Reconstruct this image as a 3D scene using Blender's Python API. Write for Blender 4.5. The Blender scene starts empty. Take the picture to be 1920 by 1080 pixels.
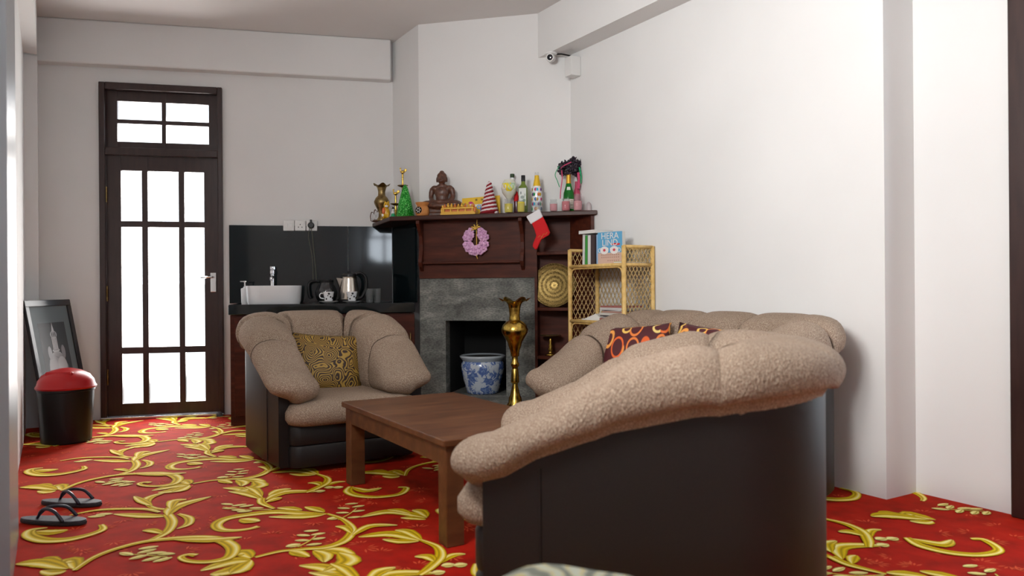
import bpy, bmesh, math, random
from mathutils import Vector, Matrix
random.seed(7)
PI = math.pi
scene = bpy.context.scene
COL = scene.collection

# ------------------------------------------------------------------ camera
F_PX = 1440.0            # focal length in pixels of the 1920 wide frame
ROLL = 0.0075
cam_d = bpy.data.cameras.new('camera')
cam = bpy.data.objects.new('camera', cam_d)
COL.objects.link(cam)
cam.location = (0, 0, 1.0)
cam.rotation_euler = (PI/2, ROLL, 0)
cam_d.sensor_width = 36.0
cam_d.lens = 36.0*F_PX/1920.0
cam_d.clip_start = 0.05
cam_d.dof.use_dof = True
cam_d.dof.focus_distance = 5.0
cam_d.dof.aperture_fstop = 2.6
scene.camera = cam

# ------------------------------------------------------------------ world, light, exposure
world = bpy.data.worlds.new('sky'); scene.world = world
world.use_nodes = True
wn = world.node_tree.nodes
wn['Background'].inputs[0].default_value = (0.86, 0.93, 1.0, 1)
wn['Background'].inputs[1].default_value = 4.2
scene.view_settings.view_transform = 'Standard'
scene.view_settings.look = 'None'
scene.view_settings.gamma = 1.0
scene.view_settings.use_curve_mapping = False
scene.view_settings.exposure = -0.45

TH = math.atan(0.599)                        # the room's long axis against the view axis
RV = Vector((math.cos(TH), math.sin(TH), 0)) # across the room, to the right wall
AV = Vector((-math.sin(TH), math.cos(TH), 0))# along the room, away from the camera
def room(r, a, z=0.0): return RV*r + AV*a + Vector((0, 0, z))

def window_light(name, loc, direction, sx, sz, watts, colour, spread=180):
    l = bpy.data.lights.new(name, 'AREA'); l.shape = 'RECTANGLE'
    l.size = sx; l.size_y = sz; l.energy = watts; l.color = colour
    l.spread = math.radians(spread)
    o = bpy.data.objects.new(name, l); COL.objects.link(o)
    o.location = loc
    o.rotation_euler = Vector(direction).to_track_quat('-Z', 'Z').to_euler()
    return o
# daylight falling through the big window in the left wall, through the window behind the camera and the glazed door
window_light('daylight_left_window', room(-0.40, 1.60, 2.40), RV, 2.0, 0.85, 285, (1.0, 0.985, 0.955), 154)
window_light('daylight_rear_window', room(.24, -2.75, 1.9), AV, .68, .76, 22, (0.80, 0.90, 1.0))
BW = math.atan(0.235)                        # the back wall is skewed against the room
BV = Vector((math.cos(BW), math.sin(BW), 0)); BN = Vector((-math.sin(BW), math.cos(BW), 0))
window_light('daylight_glazed_door', Vector((-3.19, 5.96, 1.3)) + BV*0.45 + BN*0.85, -BN + Vector((0, 0, -0.3)), 0.9, 2.3, 210, (1.0, 0.96, 0.92))

window_light('daylight_right_door', room(3.74, 1.21, 1.25), -RV, 0.72, 1.9, 60, (0.72, 0.87, 1.0))

# ------------------------------------------------------------------ pixel -> world helpers (ground truth for positions)
def ray(px, py):
    dx, dy = px - 960.0, py - 540.0
    c, s = math.cos(ROLL), math.sin(ROLL)
    x = dx*c - dy*s; y = dx*s + dy*c
    return Vector((x/F_PX, 1.0, -y/F_PX))
EYE = Vector((0, 0, 1.0))
def at_z(px, py, z):
    d = ray(px, py); return EYE + d*((z - 1.0)/d.z)
def at_y(px, py, Y):
    return EYE + ray(px, py)*Y
def at_plane(px, py, p, n):
    d = ray(px, py); p = Vector(p); n = Vector(n)
    return EYE + d*((p - EYE).dot(n)/d.dot(n))

# ------------------------------------------------------------------ materials
MATS = {}
def mat(name, col=(.8, .8, .8), rough=.5, metal=0.0, **kw):
    if name in MATS: return MATS[name]
    m = bpy.data.materials.new(name); m.use_nodes = True
    nt = m.node_tree; b = nt.nodes['Principled BSDF']
    b.inputs['Base Color'].default_value = (*col, 1)
    b.inputs['Roughness'].default_value = rough
    b.inputs['Metallic'].default_value = metal
    for k, v in kw.items():
        if k in ('trans',): b.inputs['Transmission Weight'].default_value = v
        elif k == 'ior': b.inputs['IOR'].default_value = v
        elif k == 'coat': b.inputs['Coat Weight'].default_value = v
        elif k == 'sheen': b.inputs['Sheen Weight'].default_value = v
        elif k == 'spec': b.inputs['Specular IOR Level'].default_value = v
        elif k == 'alpha': b.inputs['Alpha'].default_value = v
    MATS[name] = m
    return m
def N(m, t, **kw):
    n = m.node_tree.nodes.new(t)
    for k, v in kw.items(): setattr(n, k, v)
    return n
def L(m, a, ao, b, bi): m.node_tree.links.new(a.outputs[ao], b.inputs[bi])
def BS(m): return m.node_tree.nodes['Principled BSDF']
def ramp(m, stops, interp='LINEAR'):
    r = N(m, 'ShaderNodeValToRGB'); cr = r.color_ramp; cr.interpolation = interp
    while len(cr.elements) < len(stops): cr.elements.new(0.5)
    for e, (p, c) in zip(cr.elements, stops):
        e.position = p; e.color = (*c, 1)
    return r
def coords(m, scale=(1, 1, 1), kind='Object'):
    tc = N(m, 'ShaderNodeTexCoord'); mp = N(m, 'ShaderNodeMapping')
    mp.inputs['Scale'].default_value = scale
    L(m, tc, kind, mp, 'Vector'); return mp
def bump(m, src, out, strength=.3, dist=.01):
    bp = N(m, 'ShaderNodeBump'); bp.inputs['Strength'].default_value = strength
    bp.inputs['Distance'].default_value = dist
    L(m, src, out, bp, 'Height'); L(m, bp, 'Normal', BS(m), 'Normal'); return bp
def noise_mat(name, stops, scale=8, detail=4, rough=.5, stretch=(1, 1, 1), bs=0.0, bd=.01, metal=0, distort=0, **kw):
    if name in MATS: return MATS[name]
    m = mat(name, stops[0][1], rough, metal, **kw)
    mp = coords(m, stretch); nz = N(m, 'ShaderNodeTexNoise')
    nz.inputs['Scale'].default_value = scale; nz.inputs['Detail'].default_value = detail
    nz.inputs['Distortion'].default_value = distort
    L(m, mp, 0, nz, 'Vector'); rp = ramp(m, stops)
    L(m, nz, 'Fac', rp, 0); L(m, rp, 0, BS(m), 'Base Color')
    if bs: bump(m, nz, 'Fac', bs, bd)
    return m

noise_mat('wall_paint', [(.3, (.745, .745, .74)), (.7, (.79, .79, .785))], 1.3, 5, .75, bs=.04, bd=.004)
noise_mat('ceiling_paint', [(.3, (.72, .70, .69)), (.7, (.77, .75, .74))], 1.0, 4, .85)
noise_mat('carpet_red', [(.30, (.26, .0025, .0025)), (.55, (.41, .004, .003)), (.75, (.47, .012, .006))], 9, 8, .85, bs=.4, bd=.004, spec=.1, sheen=.09)
BS(MATS['carpet_red']).inputs['Sheen Tint'].default_value = (1, .42, .06, 1)
noise_mat('dark_wood', [(.3, (.024, .007, .004)), (.6, (.048, .013, .007)), (.8, (.07, .021, .011))], 6, 6, .42, (1, 1, 9), bs=.05, bd=.003, spec=.3)
noise_mat('mahogany', [(.3, (.040, .0078, .0036)), (.55, (.072, .0150, .0065)), (.8, (.105, .025, .011))], 5, 6, .5, (1, 6, 6), bs=.05, bd=.003, spec=.22)
noise_mat('table_wood', [(.30, (.080, .027, .010)), (.55, (.125, .045, .016)), (.75, (.175, .072, .028))], 4, 7, .40, (1.2, 5, 5), bs=.04, bd=.002, spec=.35)
noise_mat('door_wood', [(.3, (.024, .010, .009)), (.7, (.042, .019, .016))], 5, 5, .33, (7, 7, 1))
noise_mat('granite', [(.35, (.0035, .0075, .009)), (.72, (.006, .0115, .0135)), (.85, (.03, .045, .05))], 140, 2, .055)
def slate():
    m = mat('slate', (.2, .2, .2), .72)
    mp = coords(m, (1, 1, 2.2)); a = N(m, 'ShaderNodeTexNoise'); a.inputs['Scale'].default_value = 5; a.inputs['Detail'].default_value = 10; a.inputs['Distortion'].default_value = .6
    c = N(m, 'ShaderNodeTexNoise'); c.inputs['Scale'].default_value = 55; c.inputs['Detail'].default_value = 6
    L(m, mp, 0, a, 'Vector'); L(m, mp, 0, c, 'Vector')
    rp = ramp(m, [(.3, (.085, .088, .082)), (.5, (.165, .170, .160)), (.68, (.28, .28, .26))]); L(m, a, 'Fac', rp, 0)
    rp2 = ramp(m, [(.35, (.55, .55, .55)), (.6, (1.1, 1.1, 1.05))]); L(m, c, 'Fac', rp2, 0)
    mx = N(m, 'ShaderNodeMix', data_type='RGBA', blend_type='MULTIPLY'); mx.inputs[0].default_value = 1
    L(m, rp, 0, mx, 6); L(m, rp2, 0, mx, 7); L(m, mx, 2, BS(m), 'Base Color')
    bump(m, c, 'Fac', .5, .006); return m
slate()
def chenille():
    m = mat('chenille', (.4, .32, .26), .9, spec=.2)
    mp = coords(m, (1, 1, 1)); v = N(m, 'ShaderNodeTexVoronoi'); v.inputs['Scale'].default_value = 190
    st = N(m, 'ShaderNodeMapping'); st.inputs['Scale'].default_value = (1, 1, .55); L(m, mp, 0, st, 'Vector')
    nz = N(m, 'ShaderNodeTexNoise'); nz.inputs['Scale'].default_value = 300; nz.inputs['Detail'].default_value = 2; nz.inputs['Distortion'].default_value = .3
    big = N(m, 'ShaderNodeTexNoise'); big.inputs['Scale'].default_value = 3
    L(m, st, 0, v, 'Vector'); L(m, st, 0, nz, 'Vector'); L(m, mp, 0, big, 'Vector')
    rp = ramp(m, [(.25, (.190, .130, .096)), (.5, (.315, .232, .178)), (.7, (.53, .445, .355))]); L(m, nz, 'Fac', rp, 0)
    rb = ramp(m, [(.3, (.86, .84, .80)), (.7, (1.05, 1.03, 1.0))]); L(m, big, 'Fac', rb, 0)
    mx = N(m, 'ShaderNodeMix', data_type='RGBA', blend_type='MULTIPLY'); mx.inputs[0].default_value = 1
    L(m, rp, 0, mx, 6); L(m, rb, 0, mx, 7); L(m, mx, 2, BS(m), 'Base Color')
    bump(m, v, 'Distance', .55, .006); return m
chenille()
mat('crease_shade', (.085, .058, .042), .95, spec=.1)  # dark tone for the shade in the upholstery creases
noise_mat('dark_upholstery', [(.3, (.0075, .0056, .0055)), (.7, (.014, .0102, .0098))], 260, 3, .50, bs=.10, bd=.002, spec=.4)
def gold_cushion():
    m = mat('gold_swirl', (.3, .2, .03), .6)
    mp = coords(m, (1, 1, 1)); nz = N(m, 'ShaderNodeTexNoise'); nz.inputs['Scale'].default_value = 7; L(m, mp, 0, nz, 'Vector')
    ad = N(m, 'ShaderNodeMix', data_type='RGBA', blend_type='LINEAR_LIGHT'); ad.inputs[0].default_value = .05
    L(m, mp, 0, ad, 6); L(m, nz, 'Color', ad, 7)
    v = N(m, 'ShaderNodeTexVoronoi', feature='SMOOTH_F1'); v.inputs['Scale'].default_value = 9.5; v.inputs['Smoothness'].default_value = .25; L(m, ad, 2, v, 'Vector')
    mu = N(m, 'ShaderNodeMath', operation='MULTIPLY'); mu.inputs[1].default_value = 72; L(m, v, 'Distance', mu, 0)
    s = N(m, 'ShaderNodeMath', operation='SINE'); L(m, mu, 0, s, 0)
    rp = ramp(m, [(.38, (.030, .012, .006)), (.60, (.29, .165, .022)), (.95, (.40, .25, .045))])
    ma = N(m, 'ShaderNodeMath', operation='MULTIPLY_ADD'); ma.inputs[1].default_value = .5; ma.inputs[2].default_value = .55
    L(m, s, 0, ma, 0); L(m, ma, 0, rp, 0); L(m, rp, 0, BS(m), 'Base Color'); return m
gold_cushion()
def ring_cushion():
    m = mat('maroon_rings', (.08, .01, .012), .7)
    mp = coords(m, (1, 1, 0.6)); v = N(m, 'ShaderNodeTexVoronoi'); v.inputs['Scale'].default_value = 12; v.inputs['Randomness'].default_value = .8
    L(m, mp, 0, v, 'Vector')
    rg = ramp(m, [(0.0, (0, 0, 0)), (.37, (0, 0, 0)), (.40, (1, 1, 1)), (.48, (1, 1, 1)), (.51, (0, 0, 0))]); L(m, v, 'Distance', rg, 0)
    sp = N(m, 'ShaderNodeSeparateColor'); L(m, v, 'Color', sp, 0)
    cc = ramp(m, [(0, (.75, .10, .012)), (.35, (.80, .25, .05)), (.6, (.85, .52, .10)), (1, (.8, .6, .2))]); L(m, sp, 0, cc, 0)
    mx = N(m, 'ShaderNodeMix', data_type='RGBA'); L(m, rg, 0, mx, 0); mx.inputs[6].default_value = (.075, .008, .012, 1)
    L(m, cc, 0, mx, 7); L(m, mx, 2, BS(m), 'Base Color'); return m
ring_cushion()
def throw_mat():
    m = mat('throw_fabric', (.4, .4, .3), .85)
    mp = coords(m, (1, 1, 1)); w = N(m, 'ShaderNodeTexWave'); w.inputs['Scale'].default_value = 5; w.inputs['Distortion'].default_value = 16; w.inputs['Detail'].default_value = 2
    L(m, mp, 0, w, 'Vector'); rp = ramp(m, [(.15, (.13, .14, .11)), (.4, (.30, .32, .26)), (.6, (.42, .34, .14)), (.9, (.38, .40, .32))]); L(m, w, 'Fac', rp, 0); L(m, rp, 0, BS(m), 'Base Color'); return m
throw_mat()
def porcelain_blue():
    m = mat('porcelain_blue', (.7, .75, .8), .16, coat=.4)
    mp = coords(m, (1, 1, 1)); nz = N(m, 'ShaderNodeTexNoise'); nz.inputs['Scale'].default_value = 26; nz.inputs['Detail'].default_value = 4; nz.inputs['Distortion'].default_value = 1.6
    v = N(m, 'ShaderNodeTexVoronoi'); v.inputs['Scale'].default_value = 13; L(m, mp, 0, nz, 'Vector'); L(m, mp, 0, v, 'Vector')
    sb = N(m, 'ShaderNodeMath', operation='SUBTRACT'); L(m, nz, 'Fac', sb, 0)
    mu = N(m, 'ShaderNodeMath', operation='MULTIPLY'); mu.inputs[1].default_value = .55; L(m, v, 'Distance', mu, 0); L(m, mu, 0, sb, 1)
    rp = ramp(m, [(.17, (.55, .61, .68)), (.23, (.14, .22, .47)), (.36, (.06, .11, .33)), (.46, (.2, .3, .52))]); L(m, sb, 0, rp, 0)
    L(m, rp, 0, BS(m), 'Base Color'); return m
porcelain_blue()
mat('porcelain', (.80, .82, .84), .12, coat=.3)
mat('white_plastic', (.74, .74, .73), .38)
mat('black_plastic', (.008, .008, .009), .36, spec=.35)
mat('dark_glass_pot', (.02, .02, .022), .06, coat=.5)
mat('red_plastic', (.40, .006, .008), .32, spec=.3)
mat('steel', (.60, .55, .48), .24, 1.0)
mat('chrome', (.82, .84, .86), .08, 1.0)
noise_mat('brass', [(.35, (.42, .27, .055)), (.6, (.68, .46, .10)), (.8, (.80, .58, .18))], 40, 4, .24, bs=.25, bd=.003, metal=1)
noise_mat('old_brass', [(.35, (.17, .115, .045)), (.7, (.40, .29, .12))], 30, 4, .36, bs=.2, bd=.003, metal=1)
def engraved_brass():
    m = mat('engraved_brass', (.4, .3, .1), .33, .9)
    mp = coords(m, (1, 1, 1)); v = N(m, 'ShaderNodeTexVoronoi', feature='DISTANCE_TO_EDGE'); v.inputs['Scale'].default_value = 150; L(m, mp, 0, v, 'Vector')
    g = N(m, 'ShaderNodeTexGradient', gradient_type='SPHERICAL'); m2 = N(m, 'ShaderNodeMapping'); m2.inputs['Scale'].default_value = (5.6, 5.6, 5.6); L(m, mp, 0, m2, 'Vector'); L(m, m2, 0, g, 'Vector')
    mu = N(m, 'ShaderNodeMath', operation='MULTIPLY'); mu.inputs[1].default_value = 36; L(m, g, 'Fac', mu, 0)
    s = N(m, 'ShaderNodeMath', operation='SINE'); L(m, mu, 0, s, 0)
    ad = N(m, 'ShaderNodeMath', operation='MULTIPLY_ADD'); ad.inputs[1].default_value = .22; ad.inputs[2].default_value = .25; L(m, s, 0, ad, 0)
    a2 = N(m, 'ShaderNodeMath', operation='MULTIPLY_ADD'); a2.inputs[1].default_value = 2.2; L(m, v, 'Distance', a2, 0); L(m, ad, 0, a2, 2)
    rp = ramp(m, [(.1, (.035, .022, .007)), (.55, (.20, .135, .04)), (.95, (.42, .30, .11))]); L(m, a2, 0, rp, 0); L(m, rp, 0, BS(m), 'Base Color'); bump(m, a2, 0, .25, .002); return m
engraved_brass()
noise_mat('rattan', [(.3, (.58, .36, .10)), (.6, (.74, .50, .18)), (.8, (.82, .62, .29))], 30, 4, .45, bs=.2, bd=.003)
noise_mat('cane', [(.3, (.40, .26, .10)), (.7, (.62, .46, .21))], 60, 3, .5)
noise_mat('carved_wood', [(.35, (.060, .022, .012)), (.6, (.115, .043, .023)), (.8, (.19, .08, .042))], 60, 5, .36, bs=.35, bd=.004)
noise_mat('terracotta', [(.3, (.44, .16, .035)), (.7, (.60, .26, .075))], 20, 4, .7, bs=.1)
mat('yellow_resin', (.70, .40, .045), .45)
mat('orange_resin', (.62, .19, .045), .5)
noise_mat('tinsel_green', [(.35, (.004, .11, .008)), (.55, (.015, .36, .025)), (.68, (.25, .80, .22))], 120, 2, .25, metal=.25)  # palest stop paints the tinsel's sparkle into its colour
mat('yarn_red', (.25, .006, .014), .9)
mat('yarn_white', (.76, .66, .68), .9)
mat('felt_red', (.60, .006, .010), .85)
mat('felt_white', (.76, .76, .78), .95)
noise_mat('petal_pink', [(.3, (.56, .27, .50)), (.7, (.80, .50, .72))], 40, 2, .7)
mat('leaf_dark', (.02, .05, .015), .6)
noise_mat('petal_black', [(.35, (.008, .006, .012)), (.75, (.035, .016, .035))], 60, 2, .5)
mat('gold_ribbon', (.72, .47, .09), .35, .6)
mat('ribbon_green', (.01, .35, .14), .4)
mat('ribbon_pink', (.60, .06, .16), .4)
mat('glass', (.35, .38, .38), .04, alpha=.12, coat=.3)
mat('pane_glass', (.9, .95, 1), .02, alpha=.07)
mat('glass_green', (.02, .26, .035), .06, trans=.55, ior=1.3)
mat('glass_olive', (.30, .42, .08), .05, trans=.75, ior=1.3)
mat('glass_wine', (.07, .006, .02), .1, coat=.3)
mat('sand_yellow', (.72, .60, .015), .75)
mat('sand_pink', (.62, .13, .16), .8)
mat('sand_rose', (.74, .30, .34), .8)
mat('paint_yellow', (.80, .50, .01), .5)
mat('gold_foil', (.72, .38, .035), .35, .5)
mat('paper', (.74, .73, .70), .8)
mat('firebox', (.006, .006, .006), .9)
mat('lens_black', (.006, .007, .012), .1)
mat('cable', (.10, .10, .07), .5)
noise_mat('rubber_grey', [(.3, (.060, .064, .078)), (.7, (.10, .105, .125))], 60, 3, .6)
mat('strap_navy', (.012, .012, .028), .35)
mat('frame_black', (.012, .012, .014), .28)
noise_mat('concrete', [(.3, (.50, .49, .47)), (.7, (.60, .59, .57))], 5, 4, .9)
mat('grey_paint', (.30, .32, .34), .3)
mat('metal_sill', (.55, .56, .58), .25, .9)
def vcol(name='paint', rough=.6):
    if name in MATS: return MATS[name]
    m = mat(name, (.5, .5, .5), rough); a = N(m, 'ShaderNodeAttribute'); a.attribute_name = 'Col'
    L(m, a, 'Color', BS(m), 'Base Color'); return m
vcol('paint', .55); 
cp = vcol('carpet_gold', .85); BS(cp).inputs['Specular IOR Level'].default_value = .1
_mp = coords(cp); _nz = N(cp, 'ShaderNodeTexNoise'); _nz.inputs['Scale'].default_value = 220; L(cp, _mp, 0, _nz, 'Vector'); bump(cp, _nz, 'Fac', .4, .003)
vcol('enamel', .25)

# ------------------------------------------------------------------ mesh helpers
class MB:
    def __init__(s): s.v = []; s.f = []; s.c = []
    def add(s, vs, fs, M=None, col=None):
        o = len(s.v)
        for p in vs:
            p = Vector(p); s.v.append(tuple(M @ p) if M is not None else tuple(p))
        s.f += [tuple(i + o for i in f) for f in fs]
        s.c += [col]*len(vs); return s
    def box(s, x0, x1, y0, y1, z0, z1, M=None, col=None):
        vs = [(x, y, z) for z in (z0, z1) for y in (y0, y1) for x in (x0, x1)]
        fs = [(0, 2, 3, 1), (4, 5, 7, 6), (0, 1, 5, 4), (2, 6, 7, 3), (0, 4, 6, 2), (1, 3, 7, 5)]
        return s.add(vs, fs, M, col)
    def prism(s, poly, z0, z1, M=None, col=None):
        n = len(poly)
        vs = [(p[0], p[1], z0) for p in poly] + [(p[0], p[1], z1) for p in poly]
        fs = [tuple(range(n-1, -1, -1)), tuple(range(n, 2*n))] + [(i, (i+1) % n, n+(i+1) % n, n+i) for i in range(n)]
        return s.add(vs, fs, M, col)
    def lathe(s, prof, seg=24, M=None, mod=None, col=None, caps=True):
        vs = []; fs = []
        for k, (r, z) in enumerate(prof):
            for i in range(seg):
                a = 2*PI*i/seg; rr, zz = r, z
                if mod: rr, zz = mod(k, a, r, z)
                vs.append((rr*math.cos(a), rr*math.sin(a), zz))
        for k in range(len(prof)-1):
            for i in range(seg):
                j = (i+1) % seg
                fs.append((k*seg+i, k*seg+j, (k+1)*seg+j, (k+1)*seg+i))
        if caps:
            fs.append(tuple(range(seg-1, -1, -1))); b = (len(prof)-1)*seg; fs.append(tuple(range(b, b+seg)))
        return s.add(vs, fs, M, col)
    def tube(s, pts, r, seg=8, M=None, col=None, closed=False):
        pts = [Vector(p) for p in pts]; n = len(pts); vs = []; fs = []
        up = None
        for i, p in enumerate(pts):
            if closed: t = pts[(i+1) % n] - pts[i-1]
            else: t = pts[min(i+1, n-1)] - pts[max(i-1, 0)]
            t.normalize()
            if up is None: up = Vector((0, 0, 1)) if abs(t.z) < .9 else Vector((1, 0, 0))
            a = t.cross(up); 
            if a.length < 1e-6: a = t.orthogonal()
            a.normalize(); b = a.cross(t).normalized(); up = b
            rr = r[i] if isinstance(r, (list, tuple)) else r
            for k in range(seg):
                an = 2*PI*k/seg
                vs.append(p + a*(rr*math.cos(an)) + b*(rr*math.sin(an)))
        m = n if closed else n-1
        for i in range(m):
            for k in range(seg):
                k2 = (k+1) % seg; i2 = (i+1) % n
                fs.append((i*seg+k, i*seg+k2, i2*seg+k2, i2*seg+k))
        if not closed:
            fs.append(tuple(range(seg-1, -1, -1))); fs.append(tuple(range((n-1)*seg, n*seg)))
        return s.add(vs, fs, M, col)
    def ell(s, c, r, seg=14, rings=9, M=None, R=None, col=None):
        vs = [(0, 0, -1)]; fs = []
        for i in range(1, rings):
            t = -PI/2 + PI*i/rings
            for k in range(seg):
                a = 2*PI*k/seg; vs.append((math.cos(t)*math.cos(a), math.cos(t)*math.sin(a), math.sin(t)))
        vs.append((0, 0, 1)); top = len(vs)-1
        for k in range(seg):
            k2 = (k+1) % seg
            fs.append((0, 1+k2, 1+k)); fs.append((top, top-seg+k, top-seg+k2))
        for i in range(rings-2):
            for k in range(seg):
                k2 = (k+1) % seg; o = 1+i*seg
                fs.append((o+k, o+k2, o+seg+k2, o+seg+k))
        r = (r, r, r) if not isinstance(r, (list, tuple)) else r
        T = Matrix.Translation(Vector(c)) @ (R.to_4x4() if R is not None else Matrix()) @ Matrix.Diagonal((*r, 1))
        if M is not None: T = M @ T
        return s.add(vs, fs, T, col)
    def build(s, name, m, parent=None, smooth=False, bevel=0.0, remesh=0, subs=0, angle=None):
        me = bpy.data.meshes.new(name)
        me.from_pydata([tuple(p) for p in s.v], [], s.f); me.update()
        bm = bmesh.new(); bm.from_mesh(me); bmesh.ops.recalc_face_normals(bm, faces=bm.faces); bm.to_mesh(me); bm.free()
        if any(c is not None for c in s.c):
            at = me.color_attributes.new('Col', 'FLOAT_COLOR', 'POINT')
            for i, c in enumerate(s.c):
                c = c or (.5, .5, .5); at.data[i].color = (c[0], c[1], c[2], 1)
        me.materials.append(MATS[m] if isinstance(m, str) else m)
        if smooth:
            for p in me.polygons: p.use_smooth = True
        o = bpy.data.objects.new(name, me); COL.objects.link(o)
        if parent is not None: o.parent = parent
        if bevel:
            b = o.modifiers.new('bevel', 'BEVEL'); b.width = bevel; b.segments = 2; b.limit_method = 'ANGLE'
        if remesh:
            r = o.modifiers.new('remesh', 'REMESH'); r.mode = 'VOXEL'; r.voxel_size = remesh; r.use_smooth_shade = True
            sm = o.modifiers.new('smooth', 'SMOOTH'); sm.iterations = 3; sm.factor = .5
        if subs:
            b = o.modifiers.new('sub', 'SUBSURF'); b.levels = subs; b.render_levels = subs
        if angle is not None:
            me.set_sharp_from_angle(angle=angle)
        return o
def tag(o, label, cat, group=None):
    o['label'] = label; o['category'] = cat
    if group: o['group'] = group
    return o
def thing(name, loc, rz=0.0, label=None, cat=None, group=None):
    o = bpy.data.objects.new(name, None); COL.objects.link(o)
    o.empty_display_size = .1; o.location = loc; o.rotation_euler = (0, 0, rz)
    if label: tag(o, label, cat, group)
    return o
def struct(o):
    o['kind'] = 'structure'; return o
def copy_tree(o, parent=None):
    c = o.copy(); COL.objects.link(c); c.parent = parent
    for ch in list(o.children): copy_tree(ch, c)
    return c
def crom(pts, n, closed=False):
    P = [Vector(p) for p in pts]; m = len(P); out = []
    for i in range(m if closed else m-1):
        if closed: a, b, c, d = P[i-1], P[i], P[(i+1) % m], P[(i+2) % m]
        else: a, b, c, d = P[max(i-1, 0)], P[i], P[i+1], P[min(i+2, m-1)]
        for k in range(n):
            t = k/n
            out.append(.5*((2*b) + (c-a)*t + (2*a-5*b+4*c-d)*t*t + (3*b-a-3*c+d)*t**3))
    if not closed: out.append(P[-1])
    return out
def lerp(a, b, t): return a + (b-a)*t
def pw(x, tab):
    for (x0, y0), (x1, y1) in zip(tab, tab[1:]):
        if x <= x1: return lerp(y0, y1, max(0, (x-x0)/(x1-x0)))
    return tab[-1][1]
def rotm(rz, loc=(0, 0, 0)): return Matrix.Translation(Vector(loc)) @ Matrix.Rotation(rz, 4, 'Z')
RX = lambda a: Matrix.Rotation(a, 3, 'X')
RY = lambda a: Matrix.Rotation(a, 3, 'Y')
RZ = lambda a: Matrix.Rotation(a, 3, 'Z')

# ================================================================== THE ROOM
CEIL = 3.07; BEAM = 2.735
R0, R1 = -0.168, 3.333         # left wall and right wall in room coordinates
A_NEAR = -2.5
MR = rotm(TH)                  # room frame
BORG = Vector((-3.692, 5.842, 0)); MBK = rotm(BW, BORG)   # back wall frame: x along the wall, y into it
D0 = (Vector((-3.19, 5.96, 0)) - BORG).dot(BV)            # left edge of the door frame along the back wall
BLEN = (Vector((-.994, 6.476, 0)) - BORG).dot(BV)

floor = struct(MB().prism([tuple((room(r, a)).xy) for r, a in ((-.4, -2.7), (3.9, -2.7), (3.9, 5.5), (2.0, 6.6), (-.4, 7.4))], -.12, 0).build('floor', 'carpet_red'))
struct(MB().prism([tuple((room(r, a)).xy) for r, a in ((-.4, -2.7), (3.9, -2.7), (3.9, 5.5), (2.0, 6.6), (-.4, 7.4))], CEIL, CEIL+.12).build('ceiling', 'ceiling_paint'))

# left wall with a tall window opening that lies outside the picture
WL0, WL1, WLZ = 0.55, 2.65, 2.85
wl = MB()
wl.box(-.368, R0, A_NEAR, WL0, 0, CEIL, MR).box(-.368, R0, WL1, 7.0, 0, CEIL, MR).box(-.368, R0, WL0, WL1, WLZ, CEIL, MR).box(-.368, R0, WL0, WL1, 0, 1.95, MR)
wall_left = struct(wl.build('wall_left', 'wall_paint'))
wf = MB()
for a in (WL0, (WL0+WL1)/2, WL1-.06): wf.box(-.33, -.25, a, a+.06, 1.95, WLZ, MR)
for z in (1.95, WLZ-.06): wf.box(-.33, -.25, WL0, WL1, z, z+.06, MR)
struct(wf.build('window_1', 'grey_paint'))
struct(MB().box(R0-.02, R0+.045, 3.0, 3.72, 0, CEIL, MR).build('trim_1', 'grey_paint'))
struct(MB().box(R0-.02, R0+.085, 3.0, 6.6, BEAM, CEIL, MR).build('trim_2', 'wall_paint'))
struct(MB().box(R0-.02, R0+.085, 6.64, 7.0, 0, BEAM, MR).build('trim_3', 'wall_paint'))

# back wall with the door opening
bk = MB()
bk.box(-.3, D0, 0, .22, 0, CEIL, MBK).box(D0+.9, 4.6, 0, .22, 0, CEIL, MBK).box(D0, D0+.9, 0, .22, 2.62, CEIL, MBK)
struct(bk.build('wall_back', 'wall_paint'))
struct(MB().box(0, BLEN-.02, -.10, .01, BEAM, CEIL, MBK).build('trim_4', 'wall_paint', bevel=.012))

# right wall, the set-back part nearer the camera, its beam
wr = MB().box(R1, 3.65, 2.179, 5.6, 0, CEIL, MR)
struct(wr.build('wall_right', 'wall_paint'))
struct(MB().box(R1-.175, R1+.01, 1.0, 5.24, BEAM, CEIL, MR).build('trim_5', 'wall_paint'))
wr2 = MB().box(3.569, 3.75, 1.72, 2.3, 0, CEIL, MR).box(3.569, 3.75, A_NEAR, .72, 0, CEIL, MR).box(3.569, 3.75, .72, 1.72, 2.3, CEIL, MR)
struct(wr2.build('wall_right_near', 'wall_paint'))
d2 = struct(MB().box(3.53, 3.70, 1.62, 1.735, 0, 2.4, MR).box(3.53, 3.70, .70, .80, 0, 2.4, MR).box(3.53, 3.70, .80, 1.62, 2.3, 2.4, MR).build('door_2', 'door_wood', bevel=.006))
lf2 = MB().box(3.60, 3.645, .80, .89, .01, 2.3, MR).box(3.60, 3.645, 1.53, 1.62, .01, 2.3, MR).box(3.60, 3.645, .89, 1.53, .01, .25, MR).box(3.60, 3.645, .89, 1.53, 1.05, 1.13, MR).box(3.60, 3.645, .89, 1.53, 2.2, 2.3, MR).build('leaf', 'door_wood', d2)
for z0_, z1_ in ((.25, 1.05), (1.13, 2.2)): MB().box(3.62, 3.624, .885, 1.535, z0_-.005, z1_+.005, MR).build('pane', 'pane_glass', lf2)
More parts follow.
